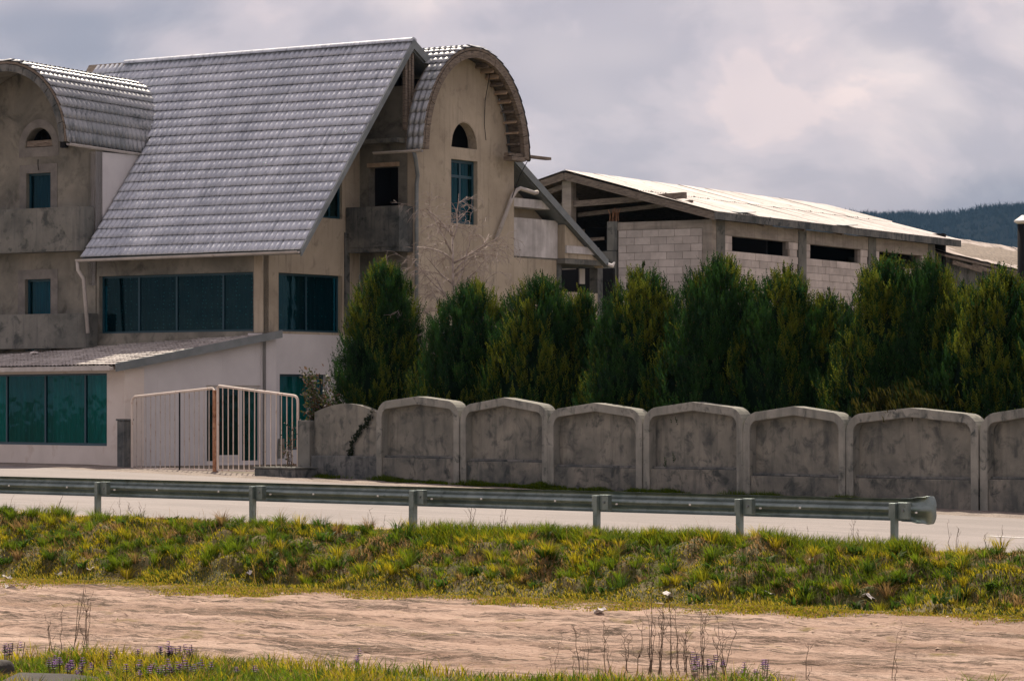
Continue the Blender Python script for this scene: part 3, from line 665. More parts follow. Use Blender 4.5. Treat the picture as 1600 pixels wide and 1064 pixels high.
    obj('downpipe', MB().tube([(-6.12,EY-0.1,EZ_-0.1),(-6.1,EY-0.1,EZ_-0.35),(-6.02,EY+0.05,EZ_-0.6),(-5.9,EY+0.1,4.1)], 0.055, 8), M['gutter'], roof, smooth=True)
    # ---- barrel roof of the left wing
    tilt = 0.03
    lb = P('barrel_roof', barrel('y', CXW, 2.46, 2.42, 9.58, -1.2, 6.2, tilt, None), M['wood'])
    barrel_tiles('roof_tiles', 'y', CXW, 2.47, 2.43, 9.58, -1.22, 5.4, tilt, M['tile_barrel'], lb)
    ring('y', CXW, 2.39, 2.35, 9.56, -1.22, -1.08, 0.2, M['concrete_dark'], lb)
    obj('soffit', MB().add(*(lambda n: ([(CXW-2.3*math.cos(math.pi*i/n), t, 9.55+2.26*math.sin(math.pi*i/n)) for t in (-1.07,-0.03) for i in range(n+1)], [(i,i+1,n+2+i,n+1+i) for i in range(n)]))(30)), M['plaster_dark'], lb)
    obj('gutter', gutter('gutter', (-6.1,-1.22,9.52), (-6.1,2.75,9.40)), M['gutter'], lb, smooth=True)
    obj('downpipe', MB().tube([(-6.08,2.55,9.4),(-6.05,2.55,9.15),(-6.0,2.45,9.05)], 0.06, 8), M['gutter'], lb, smooth=True)
    # ---- bay rainwater goods and loose things
    obj('gutter', gutter('gutter', (0.9,CY-A-0.08,SP-0.05), (2.6,CY-A-0.08,SP-0.05)), M['gutter'], rb_, smooth=True)
    obj('downpipe', MB().tube([(2.3,CY-A-0.06,SP-0.1),(2.3,CY-A+0.02,SP-0.3),(2.12,4.45,SP-0.75),(2.1,4.42,SP-1.0),(2.1,4.42,0.3)], 0.06, 8), M['trim'], H, smooth=True)
    pipe = [(2.1,8.45,6.93),(2.12,9.30,8.28),(2.15,9.45,8.45),(2.18,9.62,8.52),(2.3,10.2,8.41),(2.3,10.36,8.44)]
    obj('loose_pipe', MB().tube(pipe, 0.065, 10), M['gutter'], H, smooth=True)['label'] = 'loose pale drainpipe hanging askew off the bay'
    obj('plank', MB().box(2.35, 2.55, 8.5, 10.75, 9.42, 9.50).box(2.3, 2.6, 8.55, 9.3, 9.28, 9.40), M['wood'], H)
    obj('cable', MB().tube([(2.4,9.75,9.4),(2.25,9.5,8.9),(2.16,9.2,8.2)], 0.012, 5), M['dark'], H)
    obj('cable', MB().tube([(2.3,7.9,12.0),(2.1,7.88,11.0),(2.06,7.9,10.3),(2.05,8.0,9.85)], 0.011, 5), M['dark'], H)
    obj('cable', MB().tube([(2.3,4.9,11.6),(2.25,5.05,11.2),(2.2,5.12,10.9),(2.2,4.95,10.6)], 0.016, 5), M['dark'], H)
    # ---- rear part under the long back slope
    me = wall_rect(9.55, 12.68, 6.56, lambda y: ztop(y)-0.02, [], 1.15, 0.9, mkX, step=0.5); P('rear_gable_wall', me, M['plaster']); me = wall_rect(12.68, 14.9, 6.56, lambda y: ztop(y)-0.02, [], 1.78, 1.5, mkX, step=0.5); P('rear_gable_wall', me, M['plaster'])
    P('rear_wall', MB().box(1.2, 1.5, 9.56, 12.64, 0.1, 6.5), M['plaster'])
    b = P('balcony', MB().box(0.6, 1.5, 9.56, 12.64, 6.502, 6.56), M['concrete'])
    obj('parapet', MB().box(1.4, 1.53, 9.58, 12.66, 6.55, 7.71), M['parapet'], b)
    P('tie_beam', MB().box(1.16, 1.7, 9.8, 12.4, 8.02, 8.28), M['parapet']); P('tie_beam', MB().box(1.5, 1.84, 12.7, 14.55, 6.72, 6.95), M['parapet'])
    P('rear_slab', MB().box(-2.5, 1.8, 12.66, 15.0, 6.40, 6.55), M['concrete'])
    P('porch_post', MB().box(1.25, 1.5, 12.66, 12.92, 0.1, 6.4), M['concrete_dark']); P('porch_post', MB().box(1.2, 1.5, 15.0, 15.3, 0.1, 6.4), M['concrete_dark'])
    P('porch_sill', MB().box(1.2, 1.5, 12.92, 15.0, 0.1, 5.55), M['plaster'])
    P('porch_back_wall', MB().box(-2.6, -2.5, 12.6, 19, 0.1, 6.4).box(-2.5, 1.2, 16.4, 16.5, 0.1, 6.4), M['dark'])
    for yy, w_ in ((13.0, 0.22), (14.65, 0.3)):  # pale panels paint the bright sky showing through the porch
        P('sky_gap_panel', MB().box(1.02, 1.06, yy, yy+w_, 5.85, 6.33), M['frame_white'])
    P('lamp', MB().tube([(1.95,14.9,6.45),(2.05,15.0,6.40),(2.1,15.05,6.52)], [0.05,0.07,0.03], 8), M['reflector'])
    return H
build_house()

# ------------------------------------------------------------------ white annex in front of the house
def build_annex():
    A = thing('annex', 'low white annex with teal window band and sloping tiled roof, left of the gate', 'building', (AF.ox, AF.oy, 0), -AF.th)
    obj('front_wall', wall_rect(-16, 0, 0.0, 3.0, [(-14.5,-0.85,0.93,2.92)], 0, 0.25, mkY), M['cream'], A)
    cuts = [-0.85-1.16-1.98*i for i in range(7)]
    window(A, 'y', -14.5, -0.85, 0.93, 2.92, 0.07, 1, sorted(c for c in cuts if c > -14.2), M['frame_teal'], M['glass_teal'], M['curtain_teal'], fw=0.07)
    obj('shade_board', MB().box(-15.8,-0.3,2.2,2.3,0.3,3.0), M['dark'], A)  # black board painting the unlit depth behind the window band
    top = lambda y: 3.0+(y+0.3)*0.176
    obj('side_wall', wall_rect(0.25, 5.1, 0.0, top, [(2.69,4.58,0.41,2.58)], 0, -0.25, mkX), M['white'], A)
    obj('corner_strip', MB().box(-0.02, 0.012, -0.012, 0.62, 0.0, 3.02), M['cream'], A)
    # glazed door in the side wall
    d = obj('door', MB().box(-0.14,-0.06,2.69,2.76,0.41,2.58).box(-0.14,-0.06,4.51,4.58,0.41,2.58).box(-0.14,-0.06,2.76,4.51,2.5,2.58).box(-0.14,-0.06,2.76,4.51,0.41,0.5)
            .box(-0.14,-0.06,3.03,3.12,0.5,2.5).box(-0.14,-0.06,3.86,3.96,0.5,2.5).box(-0.13,-0.05,3.12,3.86,0.5,0.66), M['frame_white'], A)
    for a, b_ in ((2.76,3.03),(3.12,3.86),(3.96,4.51)):
        obj('pane', MB().add([(-0.10,a,0.5),(-0.10,b_,0.5),(-0.10,b_,2.5),(-0.10,a,2.5)], [(0,1,2,3)]), M['glass_teal'], d)
    obj('handle', MB().tube([(-0.04,3.18,1.35),(0.02,3.18,1.37),(0.02,3.18,1.55),(-0.04,3.18,1.57)], 0.018, 6), M['dark'], d)
    obj('shade_board', MB().box(-1.6,-1.5,0.6,4.8,0.3,3.0), M['dark'], A)  # black board painting the unlit depth behind the door
    obj('meter_box', MB().box(0.002,0.04,5.15,5.35,0.55,1.1), M['concrete'], A)
    # roof
    y0, z0, sl = -0.42, 3.09, 0.1745
    roof = obj('roof', MB().prism([(y0,z0-0.02),(5.05,z0+5.47*sl-0.02),(5.05,z0+5.47*sl-0.12),(y0,z0-0.1)], 'x', -16.2, 0.22), M['wood'], A)
    ca = math.atan(sl); dv = np.array([0,-math.cos(ca),-math.sin(ca)]); dn = np.array([0,-math.sin(ca),math.cos(ca)]); top_ = np.array([0, y0+5.5, z0+5.5*sl])
    ln = 5.5/math.cos(ca); nc = 15; sc = ln/(nc*TC)
    cells = [(0.2-(i+1)*TW, j*TC, random.uniform(0,0.006)+0.004*((i//5+j//4)%3)) for i in range(85) for j in range(nc)]
    mapper = lambda u, v, h: np.stack([u, top_[1]+dv[1]*v*sc+dn[1]*h, top_[2]+dv[2]*v*sc+dn[2]*h], -1)
    stuff(obj('roof_tiles', tiles_mesh('roof_tiles', cells, mapper, TG2), M['tile_old'], roof))
    obj('verge_board', MB().add([(0.2+x, y0-0.02, z0+z) for x, z in ((0,0.07),(0.06,0.07),(0.06,-0.16),(0,-0.16))] + [(0.2+x, 5.12, z0+5.54*sl+z) for x, z in ((0,0.07),(0.06,0.07),(0.06,-0.14),(0,-0.14))],
        [(0,1,5,4),(1,2,6,5),(2,3,7,6),(3,0,4,7),(0,3,2,1),(4,5,6,7)]), M['trim'], roof)
    obj('gutter', MB().box(-16.2, 0.12, y0-0.16, y0-0.02, z0-0.12, z0-0.03).box(-16.2, 0.12, y0-0.17, y0-0.155, z0-0.13, z0+0.0), M['gutter'], roof, bevel=0.01)
    obj('eaves_board', MB().box(-16.2, 0.05, -0.06, -0.004, 2.90, 3.02), M['cream'], roof)
    return A
build_annex()

# ------------------------------------------------------------------ unfinished block warehouse behind the hedge
def build_warehouse():
    B = thing('warehouse', 'unfinished warehouse of pale blocks with bright sheet-metal gable roof', 'building', (IF.ox, IF.oy, 0), -IF.th)
    P = lambda n, m, mt, parent=B, **k: obj(n, m, mt, parent, **k)
    me = wall_rect(-3.5, -0.33, 0, 7.86, [], 0.05, 0.25, mkY); gw = P('gable_wall', me, M['mortar'])
    lw = P('long_wall', wall_rect(0.3, 18.9, 0, 7.66, [(1.53,5.98,7.11,7.66), (7.72,12.07,7.13,7.66), (13.74,17.71,7.15,7.66)], -0.05, -0.25, mkX), M['mortar'])
    bm1 = MB().box(-0.298, 0.298, 0.0, 0.1985, 0.005, 0.243).mesh('block'); bm1.materials.append(M['block'])
    cache = {}
    def block(parent, x, y, z, ln, along):
        key = (round(ln,2), along)
        if key not in cache:
            h = ln/2-0.006; v = 0.006
            mb = MB().box(-h, h, 0, 0.12, v, 0.244) if along == 'x' else MB().box(-0.12, 0, -h, h, v, 0.244)
            m = mb.mesh('block'); m.materials.append(M['block']); cache[key] = m
        o = obj('block', cache[key], None, parent, bevel=0.0)
        o.location = (x, y, z); o.rotation_euler = (0, 0, random.uniform(-0.006, 0.006)); return o
    z = 7.86-0.25; r = 0
    while z > 4.4:
        x = -3.47 + (0.0 if r % 2 else -0.3)
        while x < -0.35:
            a = max(x, -3.47); b_ = min(x+0.6, -0.35)
            if b_-a > 0.08: block(gw, (a+b_)/2, random.uniform(0,0.012), z, b_-a, 'x')
            x += 0.6
        z -= 0.25; r += 1
    cols = [(0.3,0.95),(6.71,7.35),(12.7,13.39),(18.3,18.95)]; wins = [(1.53,5.98),(7.72,12.07),(13.74,17.71)]
    z = 7.41; r = 0
    while z > 5.4:
        y = 0.95 - (0.3 if r % 2 else 0)
        while y < 18.3:
            segs = [(max(y,0.95), min(y+0.6,18.3))]
            for c0, c1 in cols[1:3] + ([w for w in wins] if z > 7.0 else []):
                ns = []
                for a, b_ in segs:
                    if b_ <= c0 or a >= c1: ns.append((a, b_)); continue
                    if a < c0: ns.append((a, c0))
                    if b_ > c1: ns.append((c1, b_))
                segs = ns
            for a, b_ in segs:
                if b_-a > 0.1: block(lw, random.uniform(-0.012,0), (a+b_)/2, z, round(b_-a, 1), 'y')
            y += 0.6
        z -= 0.25; r += 1
    P('ring_beam', MB().box(-3.5, -0.33, 0.0, 0.28, 7.865, 8.13), M['formed']); P('ring_beam', MB().box(-0.28, 0.01, 0.33, 18.95, 7.665, 8.13), M['formed'])
    P('column', MB().box(-0.33, 0.02, -0.02, 0.32, 0, 8.14), M['formed'])
    for c0, c1 in cols: P('column', MB().box(-0.3, 0.03, c0, c1, 0, 8.12), M['concrete'])
    c = P('column', MB().box(-3.88, -3.5, -0.03, 0.3, 7.2, 8.17).box(-4.3, -3.52, -0.06, 0.3, 0, 7.18), M['concrete'])
    for i in range(6):
        x = -3.82+0.13*(i % 3); y = 0.05+0.15*(i//3)
        obj('rebar', MB().tube([(x,y,8.1),(x+random.uniform(-.03,.03),y,8.4),(x+random.uniform(-.08,.08),y,8.62+random.uniform(-.1,.08))], 0.014, 5), M['rust'], c)
    # roof frame and sheets
    RX, RZ, EX, EZ_ = -5.24, 9.87, 0.42, 8.33; s = (RZ-EZ_)/(EX-RX); LX = -11.2; LZ = RZ-(RX-LX)*s
    roof = P('roof', MB().prism([(RX,RZ-0.05),(EX,EZ_-0.05),(EX,EZ_-0.13),(RX,RZ-0.16),(LX,LZ-0.13),(LX,LZ-0.05)], 'y', -0.45, 20.4), M['wood'])
    for i in range(20):
        y0 = -0.6+1.055*i; lift = random.uniform(0.0,0.02)
        for (xa, xb) in ((RX, -2.4), (-2.55, EX+0.05)):
            V = []; F = []; n = 12
            for j in range(n+1):
                y = y0+1.10*j/n; w_ = 0.014*math.cos(2*math.pi*j/2)
                for x in (xa, xb): V.append((x, y, RZ-(x-RX)*s+0.012+w_+lift+(0.02 if xb < 0 else 0)+(0.03*random.random() if x == xb and j > 9 else 0)))
            for j in range(n): F.append((2*j,2*j+1,2*j+3,2*j+2))
            obj('roof_sheet', MB().add(V, F), M['ind_roof'], roof)
        obj('roof_sheet', MB().add([(RX,y0,RZ+0.02),(LX,y0,LZ+0.02),(LX,y0+1.05,LZ+0.02),(RX,y0+1.05,RZ+0.02)], [(0,1,2,3)]), M['ind_roof'], roof)
    for yy, xx, sz in ((1.2,-0.1,0.5), (9.2,0.1,0.45)):   # lifted sheet corners
        zz = RZ-(xx-RX)*s+0.06
        obj('loose_flap', MB().add([(xx-0.1,yy,zz-0.03),(xx-0.1,yy+1.3,zz-0.03),(xx+sz,yy+1.35,zz-sz*s+0.10),(xx+sz,yy+0.05,zz-sz*s+0.02),(xx-0.1,yy,zz-0.05),(xx-0.1,yy+1.3,zz-0.05),(xx+sz,yy+1.35,zz-sz*s+0.08),(xx+sz,yy+0.05,zz-sz*s)], [(0,1,2,3),(7,6,5,4),(2,6,7,3),(1,5,6,2)]), M['trim'], roof)
    obj('fascia', MB().box(EX-0.02, EX+0.04, -0.6, 20.5, 8.10, 8.36), M['concrete_dark'], roof)
    obj('rafter', MB().bar((RX,-0.5,RZ-0.16),(EX,-0.5,EZ_-0.14),0.1,0.24), M['wood'], roof); obj('rafter', MB().bar((RX,-0.5,RZ-0.16),(LX,-0.5,LZ-0.14),0.1,0.24), M['wood'], roof)
    for yy in (3.2, 6.4, 9.6):
        obj('rafter', MB().bar((RX,yy,RZ-0.22),(EX,yy,EZ_-0.2),0.12,0.2), M['wood'], roof)
    obj('post', MB().box(-5.45,-5.1,-0.3,0.05,0,RZ-0.3), M['formed'], roof)
    obj('tie_beam', MB().bar((-5.2,-0.1,8.78),(-0.9,-0.1,9.05-0.1),0.16,0.2), M['wood'], roof); obj('tie_beam', MB().bar((-5.2,0.4,8.45),(-0.9,0.4,8.75),0.12,0.14), M['wood'], roof)
    obj('brace', MB().bar((-9.0,-0.2,8.35),(-5.3,-0.2,RZ-0.45),0.12,0.16), M['wood'], roof); obj('brace', MB().bar((-8.2,0.6,8.2),(-5.3,0.6,9.0),0.12,0.14), M['wood'], roof)
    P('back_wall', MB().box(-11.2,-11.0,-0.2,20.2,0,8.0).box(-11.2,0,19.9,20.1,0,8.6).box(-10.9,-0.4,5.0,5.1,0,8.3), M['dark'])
    P('slab', MB().box(-10.9,-3.9,0.1,4.9,5.2,5.35), M['concrete_dark'])
    P('scaffold_board', MB().bar((-4.9,0.2,7.0),(-4.9,0.2,7.95),0.06,0.06).bar((-4.9,0.2,7.6),(-4.1,0.2,7.62),0.05,0.1), M['wood'])
build_warehouse()
def build_shed():
    S = thing('shed', 'low shed with weathered brown sheet roof beyond the warehouse', 'shed', (IF.ox, IF.oy, 0), -IF.th)
    e0, e1, yA, yB = 7.78, 6.52, 19.5, 46.0
    roof = None
    P0 = lambda y: Vector((0.2, y, e0+(e1-e0)*(y-yA)/(yB-yA))); P1 = lambda y: Vector((-4.0, y, 8.97-0.015*(y-30)))
    a, b_, c, d = P0(yA), P0(yB), P1(yB), P1(yA); dn = Vector((0,0,-0.08))
    roof = obj('roof', MB().add([a,b_,c,d,a+dn,b_+dn,c+dn,d+dn], [(0,1,2,3),(7,6,5,4),(0,4,5,1),(1,5,6,2),(2,6,7,3),(3,7,4,0)]), M['wood'], S)
    n = 22
    for i in range(n):
        y0 = yA+(yB-yA)*i/n; y1 = yA+(yB-yA)*(i+1)/n
        for k in range(3):
            f0, f1 = k/3, (k+1)/3+0.03; q = []
            for (y, f) in ((y0,f0),(y1+0.05,f0),(y1+0.05,f1),(y0,f1)):
                p = P0(y).lerp(P1(y), f); q.append(p+Vector((random.uniform(-.05,.05),0,0.03+random.uniform(0,0.05)+0.02*(2-k))))
            obj('roof_sheet', MB().add(q, [(0,1,2,3)]), M['shed_roof'], roof)
    obj('wall', MB().add([(x,y,z) for x in (-3.9,-0.1) for y in (yA+0.2,yB) for z in (0,P0(y).z+0.0)], [(0,1,3,2),(4,6,7,5),(0,4,5,1),(2,3,7,6),(1,5,7,3),(0,2,6,4)]), M['concrete_dark'], S)
    for i in range(5):
        y = yA+1.0+i*2.0
        obj('broken_board', MB().bar((0.1,y,e0-0.25-0.04*i),(0.35,y+2.4,e0-0.5-0.06*i),0.05,0.16), M['wood'], S)
build_shed()
ch = thing('chimney_stack', 'dark slim chimney stack with pale cap at right edge of hedge', 'chimney', (15.02, 94.0, 0.25))
obj('shaft', MB().tube([(0,0,0),(0,0,7.15)], 0.17, 14), M['dark'], ch, smooth=True)
obj('cap', MB().tube([(0,0,7.1),(0,0,7.16),(0,0,7.2),(0,0,7.36)], [0.16,0.27,0.27,0.05], 14), M['reflector'], ch)

# ------------------------------------------------------------------ roadside wall
def hwall(x): return max(-0.4, min(0.42, 0.21-0.0167*x))
def build_wall():
    Wl = thing('roadside_wall', 'weathered concrete wall of peaked framed panels along the road', 'wall', (WF.ox, WF.oy, 0), -WF.th)
    js = [0, 2.98, 5.97, 9.0, 12.02, 14.93, 18.43, 21.5, 24.5, 27.5]
    def outline(x0, x1, zb, pk, sh, r, inset=0.0, peak_in=None):
        """peaked top with rounded shoulders, from lower left round to lower right"""
        xm = (x0+x1)/2; pts = [(x0+inset, zb)]; n = 7
        for i in range(n+1):
            a = math.pi/2*i/n; pts.append((x0+inset+r*(1-math.cos(a)), sh-inset-r+r*math.sin(a)))
        pts.append((xm, pk-inset))
        for i in range(n+1):
            a = math.pi/2*(1-i/n); pts.append((x1-inset-r*(1-math.cos(a)), sh-inset-r+r*math.sin(a)))
        pts.append((x1-inset, zb)); return pts
    for k in range(len(js)-1):
        x0, x1 = js[k]+0.012, js[k+1]-0.012; h = hwall((x0+x1)/2); zb = h-0.35
        pk = h+2.04+0.02*math.sin(k*2.1); sh = h+1.92+0.02*math.cos(k*1.7); wide = k == 6
        out_ = outline(x0, x1, zb, pk, sh, 0.42); inn = outline(x0, x1, h+0.60, pk, sh, 0.22, 0.19)
        n = len(out_); mb = MB()
        V = [(x,-0.15,z) for x, z in out_]+[(x,-0.15,z) for x, z in inn]+[(x,0.06,z) for x, z in inn]+[(x,0.20,z) for x, z in out_]
        F = []
        for i in range(n-1): F += [(i,i+1,n+i+1,n+i), (n+i,n+i+1,2*n+i+1,2*n+i), (i,3*n+i,3*n+i+1,i+1)]
        # feet of the two jambs
        F += [(0,n,2*n,3*n), (n-1,4*n-1,3*n-1,2*n-1)]
        mb.add(V, F)
        # carry the jambs to the ground
        mb.box(x0, x0+0.19, -0.148, 0.0, zb, h+0.602); mb.box(x1-0.19, x1, -0.148, 0.0, zb, h+0.602)
        p = obj('wall_panel', mb, M['wall_conc'], Wl, bevel=0.010); p.location = (0, random.uniform(-0.02,0.02), random.uniform(-0.025,0.025)); p.rotation_euler = (0, random.uniform(-0.004,0.004), 0)
        obj('infill', MB().prism(outline(x0, x1, h+0.3, pk, sh, 0.2, 0.17), 'y', 0.06, 0.18), M['infill'], p)
        obj('plinth', MB().box(x0+0.19, x1-0.19, -0.115, 0.1, zb, h+0.56), M['plinth'], p, bevel=0.015)
        obj('sill', MB().box(x0+0.19, x1-0.19, -0.05, 0.06, h+0.562, h+0.612), M['concrete_dark'], p, bevel=0.01)
    # plain rounded end panel beside the gate
    h = hwall(-1.3); top = [(-2.5,h-0.3)]+[(-2.5+2.49*i/16, h+1.50+0.34*math.sin(math.pi*(0.12+0.80*i/16))) for i in range(17)]+[(-0.01,h-0.3)]
    p = obj('wall_panel', MB().prism(top, 'y', 0.0, 0.16), M['infill'], Wl); p['label'] = 'plain round-topped end panel by the gate'
    obj('plinth', MB().box(-2.5, -0.01, -0.12, -0.002, h-0.3, h+0.55), M['concrete_dark'], p, bevel=0.02)
    obj('pier', MB().box(-2.98, -2.52, -0.15, 0.25, h-0.3, h+1.42), M['concrete'], Wl, bevel=0.02)
build_wall()
h = hwall(-2.6)
X, Y = WF.w(-2.65, -0.72)
o = thing('concrete_block', 'squat mossy concrete block at the foot of the wall beside the gate', 'block', (X, Y, h-0.1), -WF.th)
obj('block_body', MB().box(-0.95, 0.62, -0.32, 0.42, -0.2, 0.30), M['concrete_dark'], o, bevel=0.03)
obj('block_top', MB().box(-0.97, 0.64, -0.34, 0.44, 0.301, 0.345), M['concrete'], o, bevel=0.01)

# ------------------------------------------------------------------ gate
def gate_leaf(x0, x1, zl, zr, nb, label, hinge):
    X, Y = WF.w(x0, -0.02); h = 0.30
    g = thing('gate_leaf', label, 'gate', (X, Y, h), -WF.th, 'leaves of the entrance gate'); w = x1-x0
    r = 0.035; n = 5; pts = []
    zl -= h; zr -= h
    if hinge == 'L':
        pts = [(0,0,0.05),(0,0,zl-0.18)]+[(0.16-0.16*math.cos(a),0,zl-0.16+0.16*math.sin(a)) for a in [math.pi/2*i/n for i in range(1,n+1)]]+[(w-0.06,0,zr-0.01),(w,0,zr-0.05),(w,0,0.05)]
    else:
        pts = [(0,0,0.05),(0,0,zl-0.04),(0.05,0,zl)]+[(w-0.16+0.16*math.sin(a),0,zr-0.16+0.16*math.cos(a)) for a in [math.pi/2*i/n for i in range(0,n)]]+[(w,0,zr-0.2),(w,0,0.05)]
    obj('frame', MB().tube(pts, r, 8).bar((0,0,0.06),(w,0,0.06),0.05,0.05), M['rusty'], g, smooth=False)
    for i in range(nb):
        f = (i+1)/(nb+1); x = w*f; zt = zl+(zr-zl)*f
        obj('bar', MB().tube([(x+random.uniform(-.01,.01),0,0.06),(x+random.uniform(-.01,.01),0,zt-0.02)], 0.014, 6), M['bar_dull' if hinge == 'L' else 'rusty'], g)
    return g, w
g, w = gate_leaf(-10.0, -6.5, 2.26, 2.48, 16, 'rust-stained cream bar gate leaf next to the annex', 'L')
obj('latch_post', MB().box(w+0.01, w+0.10, -0.05, 0.05, 0.0, 2.12), M['rust'], g)
obj('drop_bolt', MB().tube([(w*0.60,-0.03,0.02),(w*0.60,-0.03,2.06)], 0.022, 6), M['dark'], g)
g, w = gate_leaf(-6.34, -3.12, 2.53, 2.27, 14, 'rust-stained cream bar gate leaf next to the concrete pier', 'R')
obj('latch_post', MB().box(-0.10, -0.02, -0.045, 0.045, 0.0, 1.25), M['rust'], g)
X, Y = WF.w(-10.16, -0.12)
o = thing('gate_post', 'short dark mossy concrete gatepost against the annex corner', 'post', (X, Y, 0.2), -WF.th)
obj('shaft', MB().box(-0.17, 0.13, -0.15, 0.15, -0.1, 1.42), M['concrete_dark'], o, bevel=0.02); obj('cap', MB().box(-0.19, 0.15, -0.17, 0.17, 1.421, 1.47), M['concrete_dark'], o)

# ------------------------------------------------------------------ guardrail
def build_rail():
    G = thing('guardrail', 'grey steel guardrail with flared end along the road edge', 'guardrail', (RF.ox, RF.oy, 0), -RF.th)
    prof = [(0.0,0.155),(0.045,0.150),(0.075,0.125),(0.080,0.090),(0.055,0.055),(0.0,0.022),(0.0,-0.022),(0.055,-0.055),(0.080,-0.090),(0.075,-0.125),(0.045,-0.150),(0.0,-0.155)]
    prof = [(-a, z) for a, z in prof]      # bulges face the road, hollows the camera
    prof = [(0.045+ -a, z) for a, z in prof]
    zc = lambda x: 0.555 + clampf(-0.0022*x, -0.05, 0.06)
    posts = [-28.0, -24.2, -20.3, -16.48, -12.68, -9.09, -5.35, -2.68, 0.0]
    def beam(x0, x1, lift):
        V = []; F = []; n = len(prof)
        for off in (0.0, 0.006):
            for x in (x0, x1):
                for a, z in prof: V.append((x, 0.14+a+off+lift, float(zc(x))+z))
        for i in range(n-1): F += [(i,i+1,n+i+1,n+i), (2*n+i,3*n+i,3*n+i+1,2*n+i+1)]
        F += [(0,n,3*n,2*n), (n-1,3*n-1,4*n-1,2*n-1)]; return MB().add(V, F)
    secs = [-28.3] + [-24.0, -20.1, -16.22, -12.45, -8.85, -5.1, -0.05] ; secs[-1] = -0.14
    for i in range(len(secs)-1):
        o = obj('rail_beam', beam(secs[i], secs[i+1]+0.16, 0.007*(i % 2)), M['galv'], G, smooth=True)
        x = secs[i]+0.02
        for f in (0.28, 0.68):
            xx = secs[i]+(secs[i+1]-secs[i])*f
            obj('reflector', MB().box(xx-0.014, xx+0.014, 0.118, 0.132, float(zc(xx))-0.02, float(zc(xx))+0.008), M['reflector'], o)
    # flared end
    V = []; F = []; n = len(prof); st = [(0.0,1.0,0),(0.22,1.02,0.0),(0.34,1.15,0.01),(0.44,1.15,0.04),(0.50,1.26,0.10),(0.51,1.26,0.22)]
    for dx, sc_, dy in st:
        for a, z in prof: V.append((-0.04+dx*0.80+0.05*dx/0.51*(1-(z/0.155)**2), 0.15+a*(1-min(1,dx*2)*0.7)+dy, float(zc(0))+z*sc_))
    for k in range(len(st)-1):
        for i in range(n-1): F.append((k*n+i,k*n+i+1,k*n+n+i+1,k*n+n+i))
    e = obj('end_terminal', MB().add(V, F), M['galv'], G, smooth=True); e.modifiers.new('thick', 'SOLIDIFY').thickness = 0.008
    for x in posts:
        zb = float(hr(x))
        w_ = 0.10 if x == -9.09 else 0.075
        p = obj('post', MB().box(x-w_/2, x+w_/2, -0.085, 0.015, zb-0.6, float(zc(x))+0.10), M['galv'], G, bevel=0.006)
        obj('bracket', MB().box(x+0.0385, x+0.20, -0.02, 0.08, float(zc(x))-0.12, float(zc(x))+0.11).box(x-0.11, x-0.039, -0.02, 0.06, float(zc(x))-0.11, float(zc(x))+0.095), M['galv'], p, bevel=0.005)
        obj('bolt', MB().tube([(x+0.13,-0.035,float(zc(x))),(x+0.13,-0.018,float(zc(x)))], 0.02, 6), M['trim'], p)
        obj('bolt', MB().tube([(x+0.26,0.10,float(zc(x))-0.03),(x+0.26,0.13,float(zc(x))-0.03)], 0.014, 6), M['reflector'], p)
build_rail()

# ------------------------------------------------------------------ plants
def yard_h(x): return hwall(x)
def blades(base, length, width, lean, col, az=None, rng=RNG, curve=0.5, colvar=0.25, tipcol=None):
    """bent tapering blades as two quads and a tip: 5 verts"""
    n = len(base); az = rng.uniform(0, 2*np.pi, n) if az is None else az
    d = np.stack([np.cos(az), np.sin(az), np.zeros(n)], -1); s = np.stack([-np.sin(az+0.6), np.cos(az+0.6), np.zeros(n)], -1)
    up = np.array([0,0,1.0]); Ln = length[:,None]; ln = lean[:,None]; w = width[:,None]*0.5
    m = base + up*Ln*0.55 + d*Ln*ln*0.35; t = base + up*Ln*(1-0.25*ln) + d*Ln*ln*(0.75+curve*0.3)
    V = np.stack([base-s*w, base+s*w, m-s*w*0.8, m+s*w*0.8, t], 1).reshape(-1,3)
    i = np.arange(n)[:,None]*5; F = np.concatenate([i+[0,1,3], i+[0,3,2], i+[2,3,4]], 1).reshape(-1,3)
    c = np.clip(col*(1+rng.uniform(-colvar,colvar,(n,1))), 0, 1); C = np.repeat(c, 5, 0).reshape(n,5,3).copy()
    C[:,:2] *= 0.75
    if tipcol is not None: C[:,4] = C[:,4]*0.4+np.array(tipcol)*0.6
    return V, F, C.reshape(-1,3)
def join(parts):
    V = []; F = []; C = []; k = 0
    for v, f, c in parts: V.append(v); F.append(f+k); C.append(c); k += len(v)
    return np.concatenate(V), np.concatenate(F), np.concatenate(C)

